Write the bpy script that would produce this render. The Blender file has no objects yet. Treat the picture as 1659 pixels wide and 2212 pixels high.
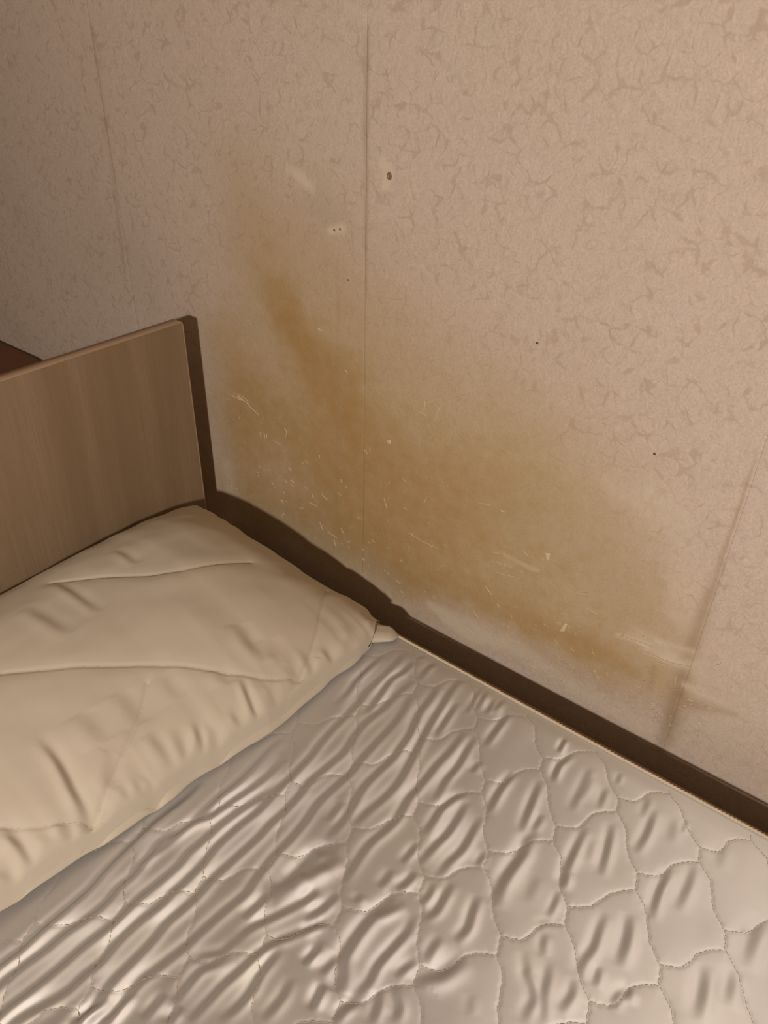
import bpy, math, random
import numpy as np
from mathutils import Matrix, Vector

C = bpy.context.scene.collection
S = bpy.context.scene
random.seed(4)
rng = np.random.default_rng(7)

# ------------------------------------------------------------------ camera
WALL_Y = 0.795          # inner face of the wall behind the bed
CAM_Z = 1.281           # metres above the floor
cam_d = bpy.data.cameras.new('camera')
cam = bpy.data.objects.new('camera', cam_d)
C.objects.link(cam)
ax = (0.78799281, 0.61527743, 0.0223836)      # picture right in the room
ay = (0.35318886, -0.42195627, -0.83499134)   # picture down
az = (-0.50430642, 0.66587281, -0.54980764)   # view direction
cam.matrix_world = Matrix(((ax[0], -ay[0], -az[0], 0), (ax[1], -ay[1], -az[1], 0),
                           (ax[2], -ay[2], -az[2], CAM_Z), (0, 0, 0, 1)))
cam_d.sensor_fit = 'VERTICAL'
cam_d.sensor_height = 36.0
cam_d.lens = 36.0 * 1658.0 / 2212.0
cam_d.clip_start = 0.02
S.camera = cam

# ------------------------------------------------------------------ light and exposure
world = bpy.data.worlds.new('world')
S.world = world
world.use_nodes = True
world.node_tree.nodes['Background'].inputs[0].default_value = (0.02, 0.017, 0.014, 1)
world.node_tree.nodes['Background'].inputs[1].default_value = 1.0
lamp_d = bpy.data.lights.new('room_lamp', 'POINT')
lamp_d.energy = 100.0
lamp_d.color = (1.0, 0.875, 0.735)
lamp_d.shadow_soft_size = 0.035
lamp = bpy.data.objects.new('room_lamp', lamp_d)
lamp.location = (0.36, WALL_Y - 1.80, 1.455)
C.objects.link(lamp)
S.view_settings.view_transform = 'Standard'
S.view_settings.look = 'None'
S.view_settings.exposure = 0.0
S.view_settings.gamma = 1.0
S.view_settings.use_curve_mapping = False
S.cycles.max_bounces = 5
S.cycles.diffuse_bounces = 3
S.cycles.glossy_bounces = 2
S.cycles.transmission_bounces = 0

# ------------------------------------------------------------------ measured data
STAIN = [[(-0.87, 1.084, 0.05, 0.27), (-0.847, 0.993, 0.06, 0.43200000000000005), (-0.819, 0.931, 0.06, 0.5940000000000001), (-0.776, 0.871, 0.06, 0.81), (-0.708, 0.808, 0.075, 0.81), (-0.654, 0.741, 0.09, 0.81), (-0.595, 0.691, 0.09, 0.648), (-0.517, 0.673, 0.09, 0.54)], [(-0.793, 0.895, 0.025, 0.48600000000000004), (-0.748, 0.849, 0.03, 0.5940000000000001), (-0.685, 0.792, 0.04, 0.378)], [(-0.936, 0.8, 0.07, 0.48600000000000004), (-0.879, 0.725, 0.1, 0.5940000000000001), (-0.796, 0.684, 0.11, 0.648), (-0.706, 0.657, 0.11, 0.54)], [(-0.94, 0.68, 0.06, 0.43200000000000005), (-0.882, 0.571, 0.07, 0.43200000000000005), (-0.783, 0.544, 0.06, 0.48600000000000004)], [(-0.688, 0.566, 0.07, 0.54), (-0.536, 0.558, 0.07, 0.648), (-0.441, 0.548, 0.055, 0.7020000000000001), (-0.331, 0.55, 0.045, 0.756), (-0.223, 0.544, 0.045, 0.81), (-0.147, 0.553, 0.04, 0.5940000000000001)], [(-0.668, 0.637, 0.13, 0.43200000000000005), (-0.499, 0.649, 0.13, 0.43200000000000005), (-0.345, 0.647, 0.11, 0.41040000000000004), (-0.219, 0.625, 0.08, 0.378)], [(-0.733, 1.012, 0.08, 0.2376), (-0.684, 0.933, 0.1, 0.30240000000000006), (-0.552, 0.847, 0.14, 0.2592), (-0.409, 0.755, 0.14, 0.30240000000000006)], [(-0.367, 0.799, 0.1, 0.27), (-0.278, 0.766, 0.09, 0.30240000000000006), (-0.215, 0.695, 0.07, 0.378), (-0.145, 0.627, 0.05, 0.324)], [(-0.9, 0.825, 0.05, 0.2376), (-0.901, 0.727, 0.06, 0.43200000000000005), (-0.915, 0.597, 0.07, 0.5184), (-0.902, 0.494, 0.07, 0.48600000000000004)], [(-0.859, 0.82, 0.12, 0.378), (-0.783, 0.73, 0.15, 0.4536), (-0.707, 0.631, 0.15, 0.4536), (-0.582, 0.568, 0.13, 0.41040000000000004)], [(-0.48, 0.712, 0.14, 0.324), (-0.379, 0.63, 0.12, 0.3456), (-0.266, 0.59, 0.09, 0.324)], [(-0.972, 0.526, 0.05, 0.43200000000000005), (-0.84, 0.52, 0.05, 0.54), (-0.668, 0.519, 0.05, 0.54), (-0.533, 0.513, 0.04, 0.48600000000000004)], [(-0.806, 0.974, 0.13, 0.324), (-0.65, 0.874, 0.15, 0.324), (-0.486, 0.784, 0.15, 0.324), (-0.336, 0.727, 0.12, 0.30240000000000006)]]
PALE = [[(-0.776, 1.099, 0.008, 0.675), (-0.755, 1.089, 0.011, 1), (-0.735, 1.076, 0.009, 0.675)], [(-0.618, 1.124, 0.009, 1), (-0.612, 1.112, 0.011, 1), (-0.615, 1.097, 0.007, 1)], [(-0.706, 1.029, 0.008, 0.81), (-0.687, 1.033, 0.009, 1)], [(-0.58, 1.1, 0.012, 0.405), (-0.573, 1.098, 0.012, 0.405)], [(-0.504, 0.486, 0.012, 0.81), (-0.451, 0.482, 0.02, 0.7425000000000002), (-0.393, 0.487, 0.022, 0.81), (-0.337, 0.487, 0.02, 0.675), (-0.245, 0.471, 0.018, 0.54), (-0.141, 0.469, 0.02, 0.4725)], [(-0.967, 0.568, 0.03, 0.4725), (-0.961, 0.52, 0.02, 0.54)], [(-0.256, 0.808, 0.03, 0.405), (-0.203, 0.804, 0.04, 0.54), (-0.165, 0.781, 0.03, 0.405), (-0.143, 0.667, 0.03, 0.4725)], [(-0.185, 0.612, 0.02, 0.4725), (-0.151, 0.6, 0.02, 0.6075), (-0.11, 0.601, 0.014, 0.675)], [(-0.084, 0.633, 0.05, 0.27), (-0.056, 0.504, 0.05, 0.3375)], [(-0.169, 0.597, 0.005, 0.4725), (-0.143, 0.593, 0.005, 0.54), (-0.115, 0.598, 0.004, 0.405)], [(-0.213, 0.596, 0.006, 0.54), (-0.17, 0.601, 0.006, 0.675)], [(-0.16, 0.614, 0.005, 0.54), (-0.115, 0.622, 0.005, 0.54)], [(-0.388, 0.642, 0.006, 0.405), (-0.337, 0.642, 0.006, 0.4725)], [(-0.477, 0.472, 0.01, 0.81), (-0.433, 0.468, 0.012, 0.945), (-0.392, 0.478, 0.012, 0.81)], [(-0.113, 0.567, 0.007, 0.54), (-0.073, 0.569, 0.006, 0.4725)]]
GREY = [[(-1.511, 0.958, 0.08, 0.15), (-1.407, 0.863, 0.07, 0.12), (-1.181, 0.905, 0.07, 0.22), (-1.116, 0.854, 0.05, 0.2)], [(-1.59, 0.656, 0.03, 0.45), (-1.671, 0.683, 0.03, 0.35)], [(-0.723, 1.061, 0.03, 0.45), (-0.691, 1.055, 0.02, 0.3)], [(-0.96, 0.618, 0.02, 0.3), (-0.962, 0.51, 0.03, 0.5), (-0.864, 0.509, 0.03, 0.45), (-0.73, 0.509, 0.03, 0.4), (-0.57, 0.5, 0.025, 0.35)], [(-0.389, 0.704, 0.06, 0.2), (-0.286, 0.705, 0.06, 0.25), (-0.229, 0.674, 0.05, 0.25)]]
GLUE = [[(-0.117, 0.905, 0.0015, 0.39), (-0.118, 0.844, 0.002, 0.65), (-0.118, 0.791, 0.003, 0.7150000000000001), (-0.118, 0.723, 0.006, 0.65), (-0.12, 0.665, 0.009, 0.8450000000000001), (-0.119, 0.627, 0.01, 0.9099999999999999), (-0.119, 0.587, 0.011, 0.9750000000000001), (-0.117, 0.521, 0.013, 1), (-0.115, 0.469, 0.011, 0.78), (-0.118, 0.439, 0.008, 0.39)], [(-0.154, 0.573, 0.004, 0.39), (-0.152, 0.533, 0.004, 0.52)], [(-0.106, 0.538, 0.012, 0.65), (-0.074, 0.551, 0.008, 0.65), (-0.047, 0.558, 0.005, 0.52)], [(-0.643, 1.261, 0.0035, 0.45499999999999996), (-0.644, 1.196, 0.004, 0.5850000000000001), (-0.644, 1.084, 0.004, 0.5850000000000001), (-0.643, 0.955, 0.002, 0.39)], [(-0.691, 0.995, 0.0025, 0.26), (-0.694, 0.863, 0.003, 0.325), (-0.698, 0.677, 0.003, 0.39), (-0.701, 0.57, 0.002, 0.39)], [(-0.727, 0.614, 0.003, 0.325), (-0.716, 0.563, 0.003, 0.52)], [(-1.172, 1.245, 0.005, 0.325), (-1.173, 1.122, 0.005, 0.325), (-1.182, 0.959, 0.006, 0.39), (-1.189, 0.871, 0.005, 0.26)]]
FIBRES = [[(-0.943, 0.724), (-0.921, 0.724), (-0.9, 0.721), (-0.885, 0.713), (-0.868, 0.706)], [(-0.928, 0.729), (-0.904, 0.728), (-0.891, 0.722)], [(-0.941, 0.721), (-0.91, 0.72)], [(-0.955, 0.71), (-0.935, 0.714)], [(-0.989, 0.716), (-0.963, 0.724)], [(-0.915, 0.692), (-0.919, 0.683)], [(-0.87, 0.674), (-0.868, 0.664)], [(-0.86, 0.677), (-0.858, 0.666)], [(-0.854, 0.677), (-0.853, 0.669)], [(-0.867, 0.692), (-0.861, 0.692)], [(-0.811, 0.701), (-0.806, 0.696), (-0.81, 0.683)], [(-0.842, 0.668), (-0.818, 0.666)], [(-0.733, 0.889), (-0.719, 0.889)], [(-0.535, 0.834), (-0.515, 0.846)], [(-0.511, 0.839), (-0.493, 0.85), (-0.473, 0.862)], [(-0.537, 0.834), (-0.537, 0.819)], [(-0.511, 0.836), (-0.519, 0.81)], [(-0.545, 0.816), (-0.532, 0.812)], [(-0.824, 0.634), (-0.827, 0.627)], [(-0.806, 0.629), (-0.8, 0.624)], [(-0.801, 0.606), (-0.794, 0.603)], [(-0.734, 0.679), (-0.734, 0.672)], [(-0.836, 0.596), (-0.831, 0.602)], [(-0.906, 0.532), (-0.912, 0.524)], [(-0.732, 0.606), (-0.717, 0.599)], [(-0.76, 0.578), (-0.742, 0.577)], [(-0.437, 0.71), (-0.414, 0.716)], [(-0.552, 0.608), (-0.497, 0.604)], [(-0.551, 0.599), (-0.546, 0.611)], [(-0.602, 0.65), (-0.596, 0.634)], [(-0.524, 0.685), (-0.528, 0.67)], [(-0.569, 0.699), (-0.563, 0.695)], [(-0.61, 0.664), (-0.597, 0.676)], [(-0.632, 0.729), (-0.63, 0.722)], [(-0.738, 0.547), (-0.732, 0.534)], [(-0.721, 0.535), (-0.699, 0.532)], [(-0.706, 0.525), (-0.702, 0.513)], [(-0.69, 0.556), (-0.684, 0.547)], [(-0.642, 0.721), (-0.636, 0.716)], [(-0.68, 0.84), (-0.674, 0.835)], [(-0.618, 0.959), (-0.582, 0.964)], [(-0.438, 0.709), (-0.417, 0.715)], [(-0.408, 0.624), (-0.373, 0.629)], [(-0.398, 0.609), (-0.379, 0.612), (-0.364, 0.616)], [(-0.412, 0.576), (-0.399, 0.565)], [(-0.403, 0.712), (-0.396, 0.712)], [(-0.408, 0.639), (-0.386, 0.648)], [(-0.363, 0.628), (-0.354, 0.629)], [(-0.329, 0.632), (-0.322, 0.632)], [(-0.28, 0.634), (-0.262, 0.64)], [(-0.261, 0.618), (-0.241, 0.616)], [(-0.292, 0.589), (-0.281, 0.593)], [(-0.203, 0.598), (-0.185, 0.597)], [(-0.193, 0.6), (-0.163, 0.603)], [(-0.183, 0.612), (-0.168, 0.612)], [(-0.194, 0.593), (-0.174, 0.595)], [(-0.426, 0.518), (-0.415, 0.509)], [(-0.369, 0.509), (-0.362, 0.505)], [(-0.362, 0.664), (-0.353, 0.659)], [(-0.282, 0.659), (-0.281, 0.671)], [(-0.145, 0.7), (-0.136, 0.701)], [(-0.389, 0.554), (-0.385, 0.551)], [(-0.202, 0.767), (-0.193, 0.768)], [(-0.174, 0.588), (-0.158, 0.59), (-0.139, 0.591), (-0.122, 0.596), (-0.107, 0.601)], [(-0.154, 0.582), (-0.14, 0.586)], [(-0.127, 0.578), (-0.124, 0.56)], [(-0.124, 0.553), (-0.114, 0.559)], [(-0.099, 0.569), (-0.091, 0.569)], [(-0.11, 0.593), (-0.104, 0.585)], [(-0.106, 0.547), (-0.096, 0.551)], [(-0.081, 0.55), (-0.072, 0.552)], [(-0.134, 0.503), (-0.127, 0.502)], [(-0.107, 0.536), (-0.104, 0.533)], [(-0.149, 0.508), (-0.141, 0.511)], [(-0.24, 0.503), (-0.232, 0.504)], [(-0.213, 0.527), (-0.209, 0.523)]]
CHIPS = [[(-0.6, 0.751), (-0.593, 0.755), (-0.592, 0.748), (-0.598, 0.746)], [(-0.734, 0.889), (-0.728, 0.89), (-0.719, 0.888), (-0.728, 0.886)], [(-0.921, 0.727), (-0.909, 0.725), (-0.9, 0.721), (-0.915, 0.72)], [(-0.329, 0.675), (-0.322, 0.677), (-0.322, 0.666), (-0.325, 0.664)], [(-0.283, 0.576), (-0.28, 0.576), (-0.282, 0.561), (-0.289, 0.558)], [(-0.403, 0.713), (-0.396, 0.713), (-0.401, 0.709)]]
HOLE = (-0.607, 1.11)
HOLE2 = [(-0.697, 1.032), (-0.687, 1.035)]
SPECKS = [(-0.383, 0.955), (-0.22, 0.865), (-0.673, 0.971), (-0.597, 0.748)]
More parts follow.
